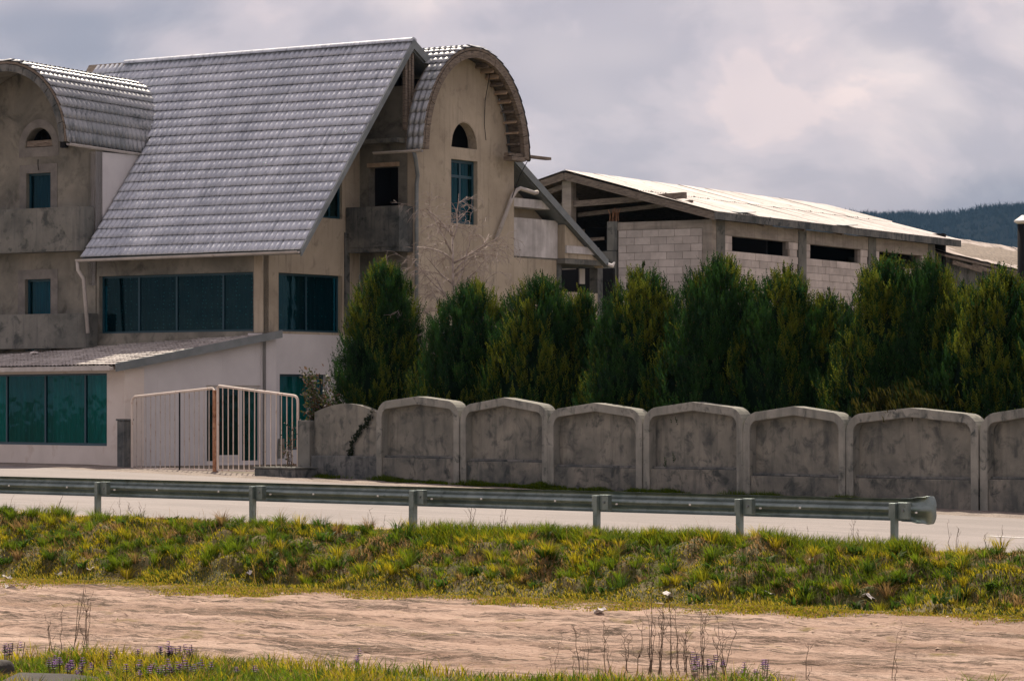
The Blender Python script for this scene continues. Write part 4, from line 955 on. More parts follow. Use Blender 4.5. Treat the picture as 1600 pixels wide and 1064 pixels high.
def thuja(px_x, yoff, hgt, wid, seed, label, n=3000, pw=0.36, skew=0.0, leader=1):
    rng = np.random.default_rng(seed); X, Y = WF.w(px_x, yoff); z0 = yard_h(px_x)
    t_ = thing('thuja_tree', label, 'tree', (X, Y, z0), rng.uniform(0, 6.28), 'evergreen trees behind the wall')
    # upright flame-shaped plumes, each a bundle of sprays
    def prof(t): return np.clip(1-t, 0, 1)**pw*(0.94+0.06*np.clip(t/0.25,0,1)) * wid/2
    npl = int(n/15); ns = 15; tt_ = 0.10+0.90*rng.random(npl)**0.85; az0 = rng.uniform(0, 2*np.pi, npl); lump = 0.86+0.24*vnoise(az0*1.6+seed*3, tt_*6)
    rt = prof(tt_)*lump*(0.70+0.30*rng.random(npl)**0.5); Lp = (0.55+0.6*rng.random(npl))*hgt/5.5*np.clip(1.35-0.6*tt_,0.6,1)
    ow = 0.12+0.30*rng.random(npl)*(1-0.55*tt_)
    pd = np.stack([np.cos(az0)*ow+rng.normal(0,.09,npl), np.sin(az0)*ow+rng.normal(0,.09,npl), np.ones(npl)], -1); pd /= np.linalg.norm(pd, axis=1, keepdims=True)
    pb = np.stack([rt*np.cos(az0), rt*np.sin(az0), tt_*hgt*0.96], -1)-pd*Lp[:,None]; t0 = np.clip(tt_-0.15,0,1)
    k_ = np.repeat(np.arange(npl), ns); N0 = len(k_); sf = rng.random(N0)
    base = pb[k_]+pd[k_]*(sf*Lp[k_])[:,None]+rng.normal(0,0.05,(N0,3)); dirv = pd[k_]+rng.normal(0,0.26,(N0,3))*(1.1-0.5*sf)[:,None]
    L_ = (0.20+0.20*rng.random(N0))*(1.15-0.35*sf)*hgt/5.5; az = az0[k_]; t = np.clip(t0[k_]+0.12*sf,0,1)
    if leader:                                               # leader shoots at the top, with their own side sprays
        for q in range(4):
            aa = rng.uniform(0,6.28); r2 = rng.uniform(0.08,0.40)*wid/2 if q else 0.0; hb = hgt*(0.84 if q else 0.88)*(1-0.25*(r2/(wid/2))**2); ll = hgt*(0.12 if q == 0 else rng.uniform(.05,.09)); m_ = 22
            sf2 = rng.random(m_); base = np.concatenate([base, np.stack([r2*np.cos(aa)+rng.normal(0,.02,m_), r2*np.sin(aa)+rng.normal(0,.02,m_), hb+sf2*ll], -1)])
            dirv = np.concatenate([dirv, np.stack([rng.normal(0,.42,m_)*(1.1-sf2), rng.normal(0,.42,m_)*(1.1-sf2), np.ones(m_)], -1)])
            L_ = np.concatenate([L_, (0.10+0.16*(1-sf2))*hgt/5.5]); az = np.concatenate([az, rng.uniform(0,6.28,m_)]); t = np.concatenate([t, np.ones(m_)])
    dirv /= np.linalg.norm(dirv, axis=1, keepdims=True); N_ = len(base)
    # each spray: an axis with alternate scale-leaf twigs
    m = 8; V = []; C = []
    side0 = np.cross(dirv, np.stack([np.cos(az+rng.normal(0,.6,N_)), np.sin(az), np.zeros(N_)], -1)+rng.normal(0,.3,(N_,3))); side0 /= np.linalg.norm(side0, axis=1, keepdims=True)
    nrm = np.cross(dirv, side0)
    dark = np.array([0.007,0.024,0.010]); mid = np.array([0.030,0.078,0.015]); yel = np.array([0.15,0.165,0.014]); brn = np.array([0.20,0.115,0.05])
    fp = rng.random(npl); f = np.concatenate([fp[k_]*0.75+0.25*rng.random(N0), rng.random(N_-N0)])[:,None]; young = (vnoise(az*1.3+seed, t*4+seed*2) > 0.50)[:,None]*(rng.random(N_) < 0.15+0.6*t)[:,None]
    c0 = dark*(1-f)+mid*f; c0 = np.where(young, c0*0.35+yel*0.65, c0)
    for j in range(m):
        q = j/(m-1); b0 = base + dirv*(L_*q*0.82)[:,None]; sgn = 1 if j % 2 else -1
        if j == m-1: tip = b0+dirv*(L_*0.24)[:,None]
        else: tip = b0 + (dirv*0.78 + side0*sgn*(0.55-0.25*q) + nrm*rng.normal(0,.22,(N_,1)))*(L_*(0.34-0.16*q))[:,None]
        wv = np.cross(tip-b0, nrm+rng.normal(0,.4,(N_,3))); wv /= np.linalg.norm(wv, axis=1, keepdims=True)+1e-9
        wv = wv*(0.013+0.006*(1-q)); mid_ = b0*0.45+tip*0.55
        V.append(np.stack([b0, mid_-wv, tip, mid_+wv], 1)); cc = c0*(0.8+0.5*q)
        ct = np.where((rng.random(N_) < 0.05+0.20*(t > 0.93))[:,None], cc*0.4+brn*0.6, cc*1.15)
        C.append(np.stack([cc, cc, ct, cc], 1))
    V = np.concatenate(V).reshape(-1,3); C = np.concatenate(C).reshape(-1,3); i = np.arange(len(V)//4)[:,None]*4
    F = np.concatenate([i+[0,1,2], i+[0,2,3]], 1).reshape(-1,3)
    # dense inner foliage, an uneven body that stops light passing straight through
    nl, na = 26, 22; tt = np.linspace(0, 0.93, nl); aa = np.linspace(0, 2*np.pi, na, endpoint=False); T, Aa = np.meshgrid(tt, aa, indexing='ij')
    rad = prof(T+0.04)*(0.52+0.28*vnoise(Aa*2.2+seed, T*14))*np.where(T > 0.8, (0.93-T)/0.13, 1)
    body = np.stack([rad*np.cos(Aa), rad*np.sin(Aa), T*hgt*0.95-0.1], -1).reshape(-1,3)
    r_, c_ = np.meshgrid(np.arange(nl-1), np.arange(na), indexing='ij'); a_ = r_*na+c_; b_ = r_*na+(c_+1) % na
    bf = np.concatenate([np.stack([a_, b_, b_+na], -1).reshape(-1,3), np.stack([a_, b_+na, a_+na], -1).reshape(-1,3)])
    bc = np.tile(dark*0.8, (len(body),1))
    V, F, C = join([(V, F, C), (body, bf, bc)])
    V[:,0] += skew*V[:,2]
    obj('crown', np_mesh('crown', V, F, C), M['leaf'], t_)
    obj('trunk', MB().tube([(0,0,-0.3),(0.02,0.01,hgt*0.3),(skew*hgt*0.8,0,hgt*0.85)], [0.09,0.07,0.02], 8), M['bark'], t_, smooth=True)
def wall_x(px, yoff):
    """position along the wall's own axis for a sight line; a survey of the photograph"""
    u = (px-800)/5000; nx, ny = WF.s, WF.c
    t = ((WF.ox*nx+WF.oy*ny)+yoff)/(u*nx+ny); X, Y = u*t, t
    return (X-WF.ox)*WF.c - (Y-WF.oy)*WF.s, Y
TREES = [ # px, offset behind wall, top px, width px
 (600,2.2,402,150,'plump evergreen tree nearest the gate, brown tip, first of the hedge',0.0,1),
 (738,2.2,436,150,'rounded evergreen tree in front of the bare birch',0.0,1),
 (846,2.3,424,150,'bushy evergreen tree below the loose hanging drainpipe',0.0,1),
 (912,2.9,448,62,'slim spindly evergreen top in front of the dark porch opening',0.0,1),
 (1003,2.2,412,150,'evergreen tree in front of the pale block gable',0.01,1),
 (1128,2.2,396,170,'tall evergreen tree at the warehouse corner column',0.0,1),
 (1225,2.3,412,140,'evergreen tree below the first warehouse window slot',0.0,1),
 (1296,2.7,452,110,'low evergreen tree filling the dip below the second window slot',0.0,1),
 (1385,2.2,396,150,'evergreen tree in front of the third warehouse window slot',0.0,1),
 (1452,2.5,398,130,'evergreen tree at the far end of the warehouse eave',0.0,1),
 (1505,2.6,440,140,'short evergreen tree below the shed roof',0.0,1),
 (1562,2.2,412,160,'evergreen tree with tall leader at right edge of the hedge',0.0,1),
 (1660,2.3,412,160,'evergreen tree cut off by the right edge of the picture',0.0,1)]
for i, (px, yo, tp, wpx, lab, sk, ld) in enumerate(TREES):
    x, Y = wall_x(px, yo); top = 2.0+(635-tp)/5000*Y; thuja(x, yo, (top-yard_h(x))*1.0, wpx/5000*Y*(1.92 if i else 1.55), 40+i, lab, n=int(7800*(wpx/150)), pw=(0.46 if i else 0.46), skew=sk, leader=ld)
# low branches spilling over the wall near the right end
def spill(px, zc, label, seed):
    rng = np.random.default_rng(seed); x, Y = wall_x(px, 0.3); X, Y = WF.w(x, 0.45); n = 520
    b = np.stack([rng.normal(0,0.55,n), rng.normal(0.1,0.25,n), np.abs(rng.normal(0,0.26,n))-0.05], -1)
    az = rng.normal(-2.0,0.9,n); col = np.where(rng.random((n,1)) < 0.55, np.array([[0.06,0.056,0.012]]), np.array([[0.02,0.036,0.009]]))
    parts = []
    for k in range(4):
        parts.append(blades(b+rng.normal(0,0.05,(n,3)), 0.10+0.14*rng.random(n), np.full(n,0.022), 0.5+0.7*rng.random(n), col, az=az+rng.normal(0,0.5,n), rng=rng))
    V, F, C = join(parts)
    t_ = thing('trailing_shrub', label, 'shrub', (X, Y, zc), -WF.th); obj('foliage', np_mesh('foliage', V, F, C), M['leaf'], t_)
    obj('stem', MB().tube([(0.2,0.5,-1.9),(0.1,0.4,-0.5),(0,0.1,0.2)], [0.05,0.04,0.015], 6), M['bark'], t_)
spill(1395, 1.80, 'yellowish evergreen branches spilling over the wide wall panel', 5)

def birch():
    x, Y = wall_x(722, 4.2); X, Y = WF.w(x, 4.2); z0 = 0.2
    t_ = thing('birch_tree', 'bare pale birch with twisting branches before the arched bay', 'tree', (X, Y, z0)); rng = random.Random(11)
    limbs = MB(); trunk = MB(); twigs = MB()
    def grow(p, d, ln, r, depth, mb):
        pts = [p]; rs = [r]; n = 5; q = Vector(p); dd = Vector(d); w = [0.04,0.17,0.2,0.2,0.2][depth]
        for i in range(n):
            dd = (dd + Vector((rng.gauss(0,w), rng.gauss(0,w), rng.gauss(0,w*0.6)+(0.03 if depth < 2 else -0.09)))).normalized(); q = q+dd*(ln/n); pts.append(q.copy()); rs.append(r*(1-0.75*(i+1)/n))
        mb.tube(pts, [max(0.003,x_) for x_ in rs], 6 if depth < 2 else 4)
        if depth < 4:
            for k in range([22,5,4,3][depth]):
                i = rng.randint(3 if depth == 0 else 1, n); b = pts[i] if depth else pts[2].lerp(pts[5], rng.random()); a = rng.uniform(0,6.28); sp = rng.uniform(.6,1.2)
                nd = (dd + Vector((math.cos(a)*sp*(1.4 if depth == 0 else 1), math.sin(a)*sp*0.6, rng.uniform(-.5,.3)))).normalized()
                grow(b, nd, ln*(rng.uniform(.15,.24) if depth == 0 else rng.uniform(.4,.65)), max(0.006, (0.03 if depth == 0 else rs[i]*0.6)), depth+1, limbs if depth < 1 else twigs)
    grow(Vector((0,0,-0.2)), Vector((0.02,0,1)), 6.6, 0.085, 0, trunk)
    obj('trunk', trunk, M['birch'], t_, smooth=True); obj('branches', limbs, M['birch'], t_, smooth=True); stuff(obj('twigs', twigs, M['birch'], t_))
birch()

def leafy(name, label, pos, n, spread, hgt, seed, cols, leaf=0.045, rz=0.0, stems=7, cat='shrub'):
    rng = np.random.default_rng(seed); t_ = thing(name, label, cat, pos, rz); st = MB(); P0 = []
    for k in range(stems):
        a = rng.uniform(0,6.28); r_ = spread*rng.random(); x, y = r_*math.cos(a)*0.9, 0.35*r_*math.sin(a); h_ = hgt*(0.55+0.45*rng.random()); pts = [(x*0.3,y*0.3,0)]
        for i in range(1,6): pts.append((x*(0.3+0.7*i/5)+rng.normal(0,.05), y*(0.3+0.7*i/5)+rng.normal(0,.04), h_*i/5))
        st.tube(pts, [0.012,0.011,0.009,0.008,0.006,0.003], 5)
        for i in range(1,6): P0 += [np.array(pts[i])]*int(i)
    P0 = np.array(P0); b = P0[rng.integers(0,len(P0),n)] + rng.normal(0,1,(n,3))*np.array([0.10,0.07,0.12])
    a = rng.normal(0,1,(n,3)); a /= np.linalg.norm(a,axis=1,keepdims=True); c = np.cross(a, rng.normal(0,1,(n,3))); c /= np.linalg.norm(c,axis=1,keepdims=True)
    s = leaf*(0.6+0.8*rng.random((n,1)))
    V = np.stack([b-a*s, b-c*s*0.5, b+a*s, b+c*s*0.5], 1).reshape(-1,3); i = np.arange(n)[:,None]*4
    col = np.array(cols)[rng.integers(0,len(cols),n)]*(0.7+0.6*rng.random((n,1)))
    obj('leaves', np_mesh('leaves', V, (i+[0,1,2,3]), np.repeat(col,4,0)), M['leaf'], t_); stuff(obj('stems', st, M['twig'], t_)); return t_
X, Y = WF.w(-2.85, 0.35)
leafy('climbing_shrub', 'straggly climbing shrub spilling over the pier between gate and hedge', (X, Y, 0.3), 1700, 0.75, 2.6, 21, [(0.045,0.07,0.02),(0.10,0.10,0.03),(0.14,0.09,0.06),(0.05,0.055,0.035),(0.22,0.20,0.20)], 0.05, -WF.th, 16)
X, Y = WF.w(-3.2, -0.2)
leafy('bramble', 'thin bramble stems leaning on the gate pier', (X, Y, 0.3), 90, 0.5, 1.25, 22, [(0.05,0.07,0.03),(0.12,0.07,0.05)], 0.035, -WF.th, 7)
def vine():
    X, Y = WF.w(-0.55, -0.03); t_ = thing('ivy_vine', 'dark ivy strand hanging down the round-topped wall panel', 'vine', (X, Y, 1.95), -WF.th)
    rng = np.random.default_rng(4); pts = [(0.35-0.28*k, 0.0, -0.02-0.28*k-0.05*(k % 2)) if k < 3 else (-0.35-0.12*(k-3), 0.0, -0.72-0.22*(k-3)) for k in range(6)]
    obj('stem', MB().tube(pts, 0.008, 5), M['twig'], t_); n = 150; P0 = np.array(pts); k = rng.integers(0,5,n); f = rng.random((n,1)); b = P0[k]*(1-f)+P0[k+1]*f+rng.normal(0,1,(n,3))*[0.05,0.012,0.05]; b[:,1] -= 0.03
    a = rng.normal(0,1,(n,3))*[1,0.3,1]; a /= np.linalg.norm(a,axis=1,keepdims=True); c = np.cross(a, [0,1.0,0.2]); s = 0.045*(0.5+rng.random((n,1)))
    V = np.stack([b-a*s, b-c*s*0.7, b+a*s, b+c*s*0.7], 1).reshape(-1,3); i = np.arange(n)[:,None]*4
    obj('leaves', np_mesh('leaves', V, i+[0,1,2,3], np.tile([0.02,0.028,0.016],(4*n,1))), M['leaf'], t_)
vine()

# ---- grass
GRN = np.array([0.12,0.175,0.010]); YEL = np.array([0.43,0.36,0.018]); DRY = np.array([0.36,0.23,0.09]); DGR = np.array([0.034,0.065,0.008])
def grass_on(S, n, u0, u1, v0, v1, rng, lmin, lmax, dens=None, colf=None, wid=0.011):
    u = rng.uniform(u0,u1,n); v = rng.uniform(v0,v1,n); p = S.pt(u,v)
    if dens is not None:
        k = rng.random(n) < dens(p[:,0],p[:,1],v); p = p[k]; v = v[k]
    m = len(p); hN = fbm(p[:,0]*1.3+5, p[:,1]*1.3); L_ = (lmin+(lmax-lmin)*np.clip((hN-0.3)*2.2,0,1)*rng.random(m))
    c = colf(p, v, rng); return blades(p-[0,0,0.01], L_, np.full(m,wid)*(0.7+0.6*rng.random(m)), 0.25+0.9*rng.random(m), c, rng=rng)
def bank_col(p, v, rng):
    n = fbm(p[:,0]*0.8+40, p[:,1]*0.8)[:,None]; d = fbm(p[:,0]*1.9+70, p[:,1]*1.9+3)[:,None]; r = rng.random((len(p),1))
    c = np.where(n > 0.55, GRN, np.where(n > 0.47, GRN*0.5+YEL*0.5, YEL)); c = np.where(r < 0.40, DGR*1.2, c)
    c = np.where((d > 0.60) & (r > 0.4), DRY, c); v_ = v[:,None]
    c = np.where((v_ < 0.16) & (r > 0.4), YEL*0.8+DRY*0.2, c); c = np.where((v_ > 0.86) & (r > 0.45), YEL, c); return c
rng = np.random.default_rng(12)
parts = [grass_on(S_bank, 320000, 0.44, 0.83, 0.0, 1.0, rng, 0.035, 0.15, lambda x,y,v: 0.5+1.6*(fbm(x*1.7+2,y*1.7)-0.3), bank_col, 0.013)]
# tufts: blades that radiate from one root
nt_ = 1450; tu = rng.uniform(0.44,0.83,nt_); tv = rng.uniform(0.12,0.98,nt_); tp = S_bank.pt(tu,tv)
for k in range(nt_):
    m = int(rng.integers(28,70)); sz = rng.uniform(0.12,0.32); a = rng.uniform(0,6.28,m); b = tp[k]+np.stack([np.cos(a)*0.05*rng.random(m), np.sin(a)*0.05*rng.random(m), np.full(m,-0.02)], -1)
    pal = [GRN, GRN*1.2, DGR*1.6, YEL*0.9, GRN*0.6+YEL*0.4, DRY*0.7][rng.choice(6, p=[.26,.18,.2,.13,.15,.08])]
    parts.append(blades(b, sz*(0.6+0.5*rng.random(m)), np.full(m,0.010), 0.3+0.9*rng.random(m), np.tile(pal,(m,1)), az=a, rng=rng))
# longer grass round the rail end
n = 16000; u = rng.uniform(0.615,0.708,n); v = rng.uniform(0.80,1.0,n); p = S_bank.pt(u,v); r = rng.random((n,1))
parts.append(blades(p, 0.10+0.20*rng.random(n), np.full(n,0.010), 0.2+0.7*rng.random(n), np.where(r<0.5,GRN*1.1,np.where(r<0.8,GRN*0.6+YEL*0.4,DGR*1.4)), rng=rng))
# long dead stalks and broad weed leaves among the tufts
n = 2600; p = S_bank.pt(rng.uniform(0.44,0.83,n), rng.uniform(0.05,1.0,n)); parts.append(blades(p, 0.18+0.28*rng.random(n)**2, np.full(n,0.006), 0.2+1.0*rng.random(n), np.tile(DRY*0.75,(n,1)), rng=rng))
for k in range(260):
    c_ = S_bank.pt(rng.uniform(0.44,0.83), rng.uniform(0.05,0.95)); m = 12
    parts.append(blades(c_+rng.normal(0,0.05,(m,3))*[1,1,0], 0.10+0.12*rng.random(m), np.full(m,0.045), 0.8+0.6*rng.random(m), np.tile(DGR*rng.uniform(1.2,2.2),(m,1)), rng=rng))
# short growth on the shoulder
parts.append(grass_on(S_shoulder, 16000, 0.44, 0.78, 0.0, 0.55, rng, 0.03, 0.14, lambda x,y,v: np.clip(1-v*1.6,0,1), lambda p,v,rng: np.where(rng.random((len(p),1))<0.6, YEL, GRN)))
V, F, C = join(parts); g_ = stuff(obj('bank_grass', np_mesh('bank_grass', V, F, C), M['grass'])); tag(g_, 'yellow-green grass and weeds covering the bank below the guardrail', 'grass')
# matted growth creeping out over the track
def mat_col(p, v, rng):
    r = rng.random((len(p),1)); return np.where(r < 0.45, YEL*0.85, np.where(r < 0.75, DRY, GRN))
parts = [grass_on(S_dirt, 230000, 0.40, 0.82, 0.80, 1.0, rng, 0.02, 0.08, lambda x,y,v: np.clip(((v-0.80)/0.20+1.9*(fbm(x*0.8,y*0.8+8)-0.62))*1.6,0,1), mat_col, 0.013)]
parts.append(grass_on(S_dirt, 40000, 0.34, 0.86, 0.0, 0.9, rng, 0.012, 0.04, lambda x,y,v: np.clip((fbm(x*1.1+60,y*1.1)-0.60)*6,0,1)*0.5, mat_col, 0.014))
V, F, C = join(parts); g_ = stuff(obj('track_grass', np_mesh('track_grass', V, F, C), M['grass'])); tag(g_, 'thin creeping grass scattered over the dirt track edge', 'grass')
# clods and pebbles strewn along the ruts
n = 16000; u = rng.uniform(0.40,0.84,n); v = rng.uniform(0.0,1.0,n); p = S_dirt.pt(u,v); al = p[:,0]*RF.c-p[:,1]*RF.s; ac = p[:,0]*RF.s+p[:,1]*RF.c
k = rng.random(n) < np.clip((fbm(al*0.12+3, ac*1.6)-0.46)*5,0.04,1); p = p[k]; n = len(p); s_ = 0.010+0.036*rng.random(n)**3
dv_ = np.array([[1,0,0],[-.5,.87,0],[-.5,-.87,0],[0.3,0.1,0.5]]); ang = rng.uniform(0,6.28,n); ca_, sa_ = np.cos(ang)[:,None], np.sin(ang)[:,None]
q = dv_[None]*(0.7+0.6*rng.random((n,4,1))); V = np.stack([q[:,:,0]*ca_-q[:,:,1]*sa_, q[:,:,0]*sa_+q[:,:,1]*ca_, q[:,:,2]-0.15],-1)*s_[:,None,None]+p[:,None,:]
i = np.arange(n)[:,None]*4; F = np.concatenate([i+[0,1,3],i+[1,2,3],i+[2,0,3]],1).reshape(-1,3)
M['clod'] = surf('clod', (0.16,0.11,0.08), (0.40,0.30,0.23), 6.0, bump=0, world=True)
o = stuff(obj('clods', np_mesh('clods', V.reshape(-1,3), F), M['clod'])); tag(o, 'loose clods and pebbles strewn over the dirt track', 'gravel')
# straw and broken twigs lying on the track
n = 800; p = S_dirt.pt(rng.uniform(0.42,0.82,n), rng.uniform(0.02,1.0,n)); a_ = rng.normal(-RF.th,0.7,n); l_ = (0.03+0.13*rng.random(n)**4)[:,None]; d_ = np.stack([np.cos(a_),np.sin(a_),rng.normal(0,.06,n)],-1)*l_
w_ = np.stack([-np.sin(a_),np.cos(a_),np.zeros(n)],-1)*0.005; up_ = np.array([0,0,0.008]); V = np.stack([p-d_-w_, p-d_+up_, p-d_+w_, p+d_-w_, p+d_+up_, p+d_+w_],1)+np.array([0,0,0.008])
i = np.arange(n)[:,None]*6; F = np.concatenate([i+[0,3,4],i+[0,4,1],i+[1,4,5],i+[1,5,2]],1).reshape(-1,3); cc = np.where(rng.random((n,1)) < 0.6, np.array([[0.16,0.115,0.08]]), np.array([[0.50,0.40,0.31]]))
o = stuff(obj('straw', np_mesh('straw', V.reshape(-1,3), F, np.repeat(cc,6,0)), M['leaf'])); tag(o, 'straw and broken twigs littering the dirt track', 'debris')
# foreground verge
def fg_col(p, v, rng):
    r = rng.random((len(p),1)); n = fbm(p[:,0]*1.4, p[:,1]*1.4+3)[:,None]; c = np.where(n > 0.5, GRN*1.25, YEL*0.9); return np.where(r < 0.2, DGR*1.8, np.where(r > 0.88, DRY, c))
fgd = lambda x,y,v: np.clip(1.25*(fbm(x*0.55+3,y*0.55)-0.22)*np.clip(1.35-(x+5.5)/9.5,0.02,1.4),0,1)
parts = [grass_on(S_fg, 480000, 0.43, 0.62, 0.88, 1.0, rng, 0.06, 0.36, fgd, fg_col, 0.011)]
V, F, C = join(parts); g_ = stuff(obj('foreground_grass', np_mesh('foreground_grass', V, F, C), M['grass'])); tag(g_, 'bright green grass and weeds along the bottom edge of the picture', 'grass')
# strip of grass at the foot of the wall
parts = [grass_on(S_verge, 60000, 0.37, 0.56, 0.74, 0.99, rng, 0.05, 0.28, lambda x,y,v: np.clip((fbm(x*0.7+20,y*0.7)-0.36)*3.0,0,1), lambda p,v,rng: np.where(rng.random((len(p),1))<0.7, GRN*0.8, DGR*1.5), 0.014)]
V, F, C = join(parts); g_ = stuff(obj('wall_grass', np_mesh('wall_grass', V, F, C), M['grass'])); tag(g_, 'short dark grass growing along the foot of the concrete wall', 'grass')

# ---- dry weeds and flowering plants, placed on the ground
_pts = []
for S_, ul, vl in ((S_bank,(0.42,0.80,700),(0,1,140)), (S_dirt,(0.40,0.84,600),(0,1,200)), (S_fg,(0.40,0.66,500),(0.86,1,120)), (S_shoulder,(0.42,0.8,600),(0,1,12))):
    U_, V_ = np.meshgrid(np.linspace(*ul), np.linspace(*vl)); _pts.append(S_.pt(U_,V_).reshape(-1,3))
_pts = np.concatenate(_pts); _sx = 800+5000*_pts[:,0]/_pts[:,1]; _sy = 635-5000*(_pts[:,2]-2)/_pts[:,1]
def ground_at(px, py):
    """where a sight line of the photograph meets the ground"""
    return _pts[np.argmin((_sx-px)**2+(_sy-py)**2)]
def dry_weed(px, py, z, stems, hpx, spread, seed, label, lean=0.1, branch=5, rad=0.006):
    x, y, z = (float(q) for q in ground_at(px, py)); rr = random.Random(seed); t_ = thing('dry_weed', label, 'weed', (x, y, z-0.02), 0, 'dry weeds'); hm = hpx/5000*y
    for s_ in range(stems):
        mb = MB(); h_ = hm*(1.0 if s_ == 0 else rr.uniform(.35,.9)); bx, by = rr.uniform(-spread,spread), rr.uniform(-.15,.15); lx = rr.gauss(0,lean)*h_; pts = []
        for k in range(7): f = k/6; pts.append((bx+lx*f+rr.gauss(0,.008), by+rr.gauss(0,.008), h_*f))
        mb.tube(pts, [rad*(1-0.7*k/6) for k in range(7)], 5)
        for k in range(branch):
            i = rr.randint(2,6); a = rr.uniform(0,6.28); l_ = h_*rr.uniform(.10,.24); p = Vector(pts[i])
            q = p+Vector((math.cos(a)*l_*0.5, math.sin(a)*l_*0.4, l_*0.8)); mb.tube([p, (p+q)/2+Vector((rr.gauss(0,.01),0,-0.01)), q], [rad*0.5,rad*0.4,rad*0.22], 4)
            if rr.random() < 0.5: mb.tube([q, q+Vector((rr.gauss(0,.03), 0, 0.05))], [rad*0.7, rad*0.2], 4)
        obj('stem', mb, M['twig'], t_)
dry_weed(1040, 1050, -0.82, 6, 165, 0.22, 1, 'tallest dry weed clump with one thin upright stem, bottom right of centre', 0.04)
dry_weed(975, 1050, -0.82, 9, 105, 0.45, 2, 'tangled low dry weed clump left of the tallest stem', 0.12, 7)
dry_weed(1075, 1052, -0.82, 6, 100, 0.2, 3, 'dense upright dry weed clump just right of the tallest stem', 0.05, 6)
dry_weed(1112, 1052, -0.82, 5, 95, 0.18, 4, 'branching dry weed near the purple flowers at bottom right', 0.12, 7)
dry_weed(1135, 1058, -0.82, 4, 75, 0.12, 41, 'fanning dry weed at the right end of the weed row', 0.25, 5)
dry_weed(905, 1058, -0.82, 7, 70, 0.35, 42, 'thin greenish dry weeds at the left end of the weed row', 0.1, 5, 0.004)
dry_weed(110, 1028, -0.84, 4, 125, 0.16, 5, 'leaning dry weed stems crossing the track at bottom left', 0.22, 3)
dry_weed(128, 1026, -0.84, 4, 105, 0.08, 6, 'bunched upright dry stems right of the leaning ones at bottom left', 0.06, 4)
dry_weed(82, 1026, -0.84, 2, 60, 0.05, 7, 'short dry stem leaning left at bottom left', 0.3, 2)
dry_weed(1265, 1062, -0.78, 2, 60, 0.06, 8, 'thin lone dry stem on the track at bottom right', 0.05, 2, 0.005)
dry_weed(1392, 1058, -0.78, 2, 75, 0.05, 9, 'wispy dry stem right of the lone one on the track', 0.12, 4, 0.004)
dry_weed(735, 828, 0.0, 2, 60, 0.06, 10, 'dry weed standing before the road left of centre', 0.05, 8, 0.006)
dry_weed(788, 826, 0.0, 2, 52, 0.05, 11, 'dry twiggy weed right of its neighbour before the road', 0.08, 8, 0.006)
dry_weed(1338, 842, -0.05, 2, 44, 0.04, 12, 'dry seed-headed weed left of the guardrail end', 0.05, 8, 0.006)
dry_weed(1258, 838, -0.02, 3, 30, 0.2, 13, 'short dry stems under the last guardrail span', 0.15, 3, 0.005)
dry_weed(1500, 852, -0.05, 3, 46, 0.15, 14, 'dry stems just right of the guardrail end', 0.05, 2, 0.005)
dry_weed(1545, 852, -0.05, 3, 42, 0.15, 15, 'fine dry stems at far right before the road', 0.05, 2, 0.005)
dry_weed(590, 815, 0.03, 3, 24, 0.2, 16, 'short dry stems left of the thick rail post', 0.1, 3, 0.005)
dry_weed(85, 800, 0.08, 2, 34, 0.05, 17, 'dark bent stalk poking up to the rail at far left', 0.5, 2, 0.008)
dry_weed(205, 800, 0.08, 6, 26, 0.3, 18, 'reddish dry weeds beside the leftmost rail post', 0.15, 5, 0.005)

def nettle(px, py, z, n, spread, seed, label, hgt=0.24):
    x, y, z = (float(q) for q in ground_at(px, py)); rng = np.random.default_rng(seed); t_ = thing('flowering_weed', label, 'flower', (x, y, z-0.02), 0, 'purple flowering weeds'); st = MB(); lv = []; fl = []
    for k in range(n):
        bx, by = rng.normal(0,spread), rng.normal(0,0.22); h_ = hgt*rng.uniform(.6,1.15); st.tube([(bx,by,0),(bx+rng.normal(0,.02),by,h_)], 0.005, 4)
        for w_ in range(4):
            m = 8; a = np.arange(m)*0.785+w_; zz = h_*(0.66+0.105*w_); s = 0.036*(1.2-0.17*w_)
            c = np.array([bx,by,zz]); d = np.stack([np.cos(a),np.sin(a),np.full(m,0.35)],-1)*s; e = np.stack([-np.sin(a),np.cos(a),np.zeros(m)],-1)*s*0.35
            Vq = np.stack([c+d*0.1, c+d*0.6-e, c+d*1.2, c+d*0.6+e],1).reshape(-1,3)
            (fl if (w_ >= 1) else lv).append(Vq)
    def mesh_of(lst): V = np.concatenate(lst); i = np.arange(len(V)//4)[:,None]*4; return V, i+[0,1,2,3]
    V, F = mesh_of(lv); stuff(obj('leaves', np_mesh('leaves', V, F, np.tile([0.07,0.10,0.03],(len(V),1))), M['leaf'], t_))
    V, F = mesh_of(fl); col = np.where(rng.random((len(V)//4,1)) < 0.55, np.array([[0.07,0.035,0.10]]), np.array([[0.26,0.12,0.36]])); stuff(obj('flowers', np_mesh('flowers', V, F, np.repeat(col,4,0)), M['leaf'], t_))
    stuff(obj('stems', st, M['twig'], t_))
nettle(268, 1042, -0.82, 26, 0.22, 1, 'dense purple flower cluster at the track edge, bottom left')
nettle(270, 1066, -0.82, 34, 0.35, 2, 'broad purple flower patch cut by the bottom edge')
nettle(88, 1058, -0.82, 10, 0.12, 3, 'purple flowers standing by the stone slab')
nettle(118, 1064, -0.82, 9, 0.08, 31, 'tall purple flower spikes in front of the stone slab')
nettle(28, 1040, -0.84, 6, 0.08, 4, 'few purple flowers at the far left edge')
nettle(1108, 1060, -0.82, 12, 0.14, 5, 'purple flowers among the dry weeds right of centre')
nettle(1178, 1066, -0.82, 8, 0.12, 6, 'purple flowers at the right end of the weed row')
nettle(562, 1048, -0.82, 3, 0.04, 7, 'single pair of purple flowers left of centre')

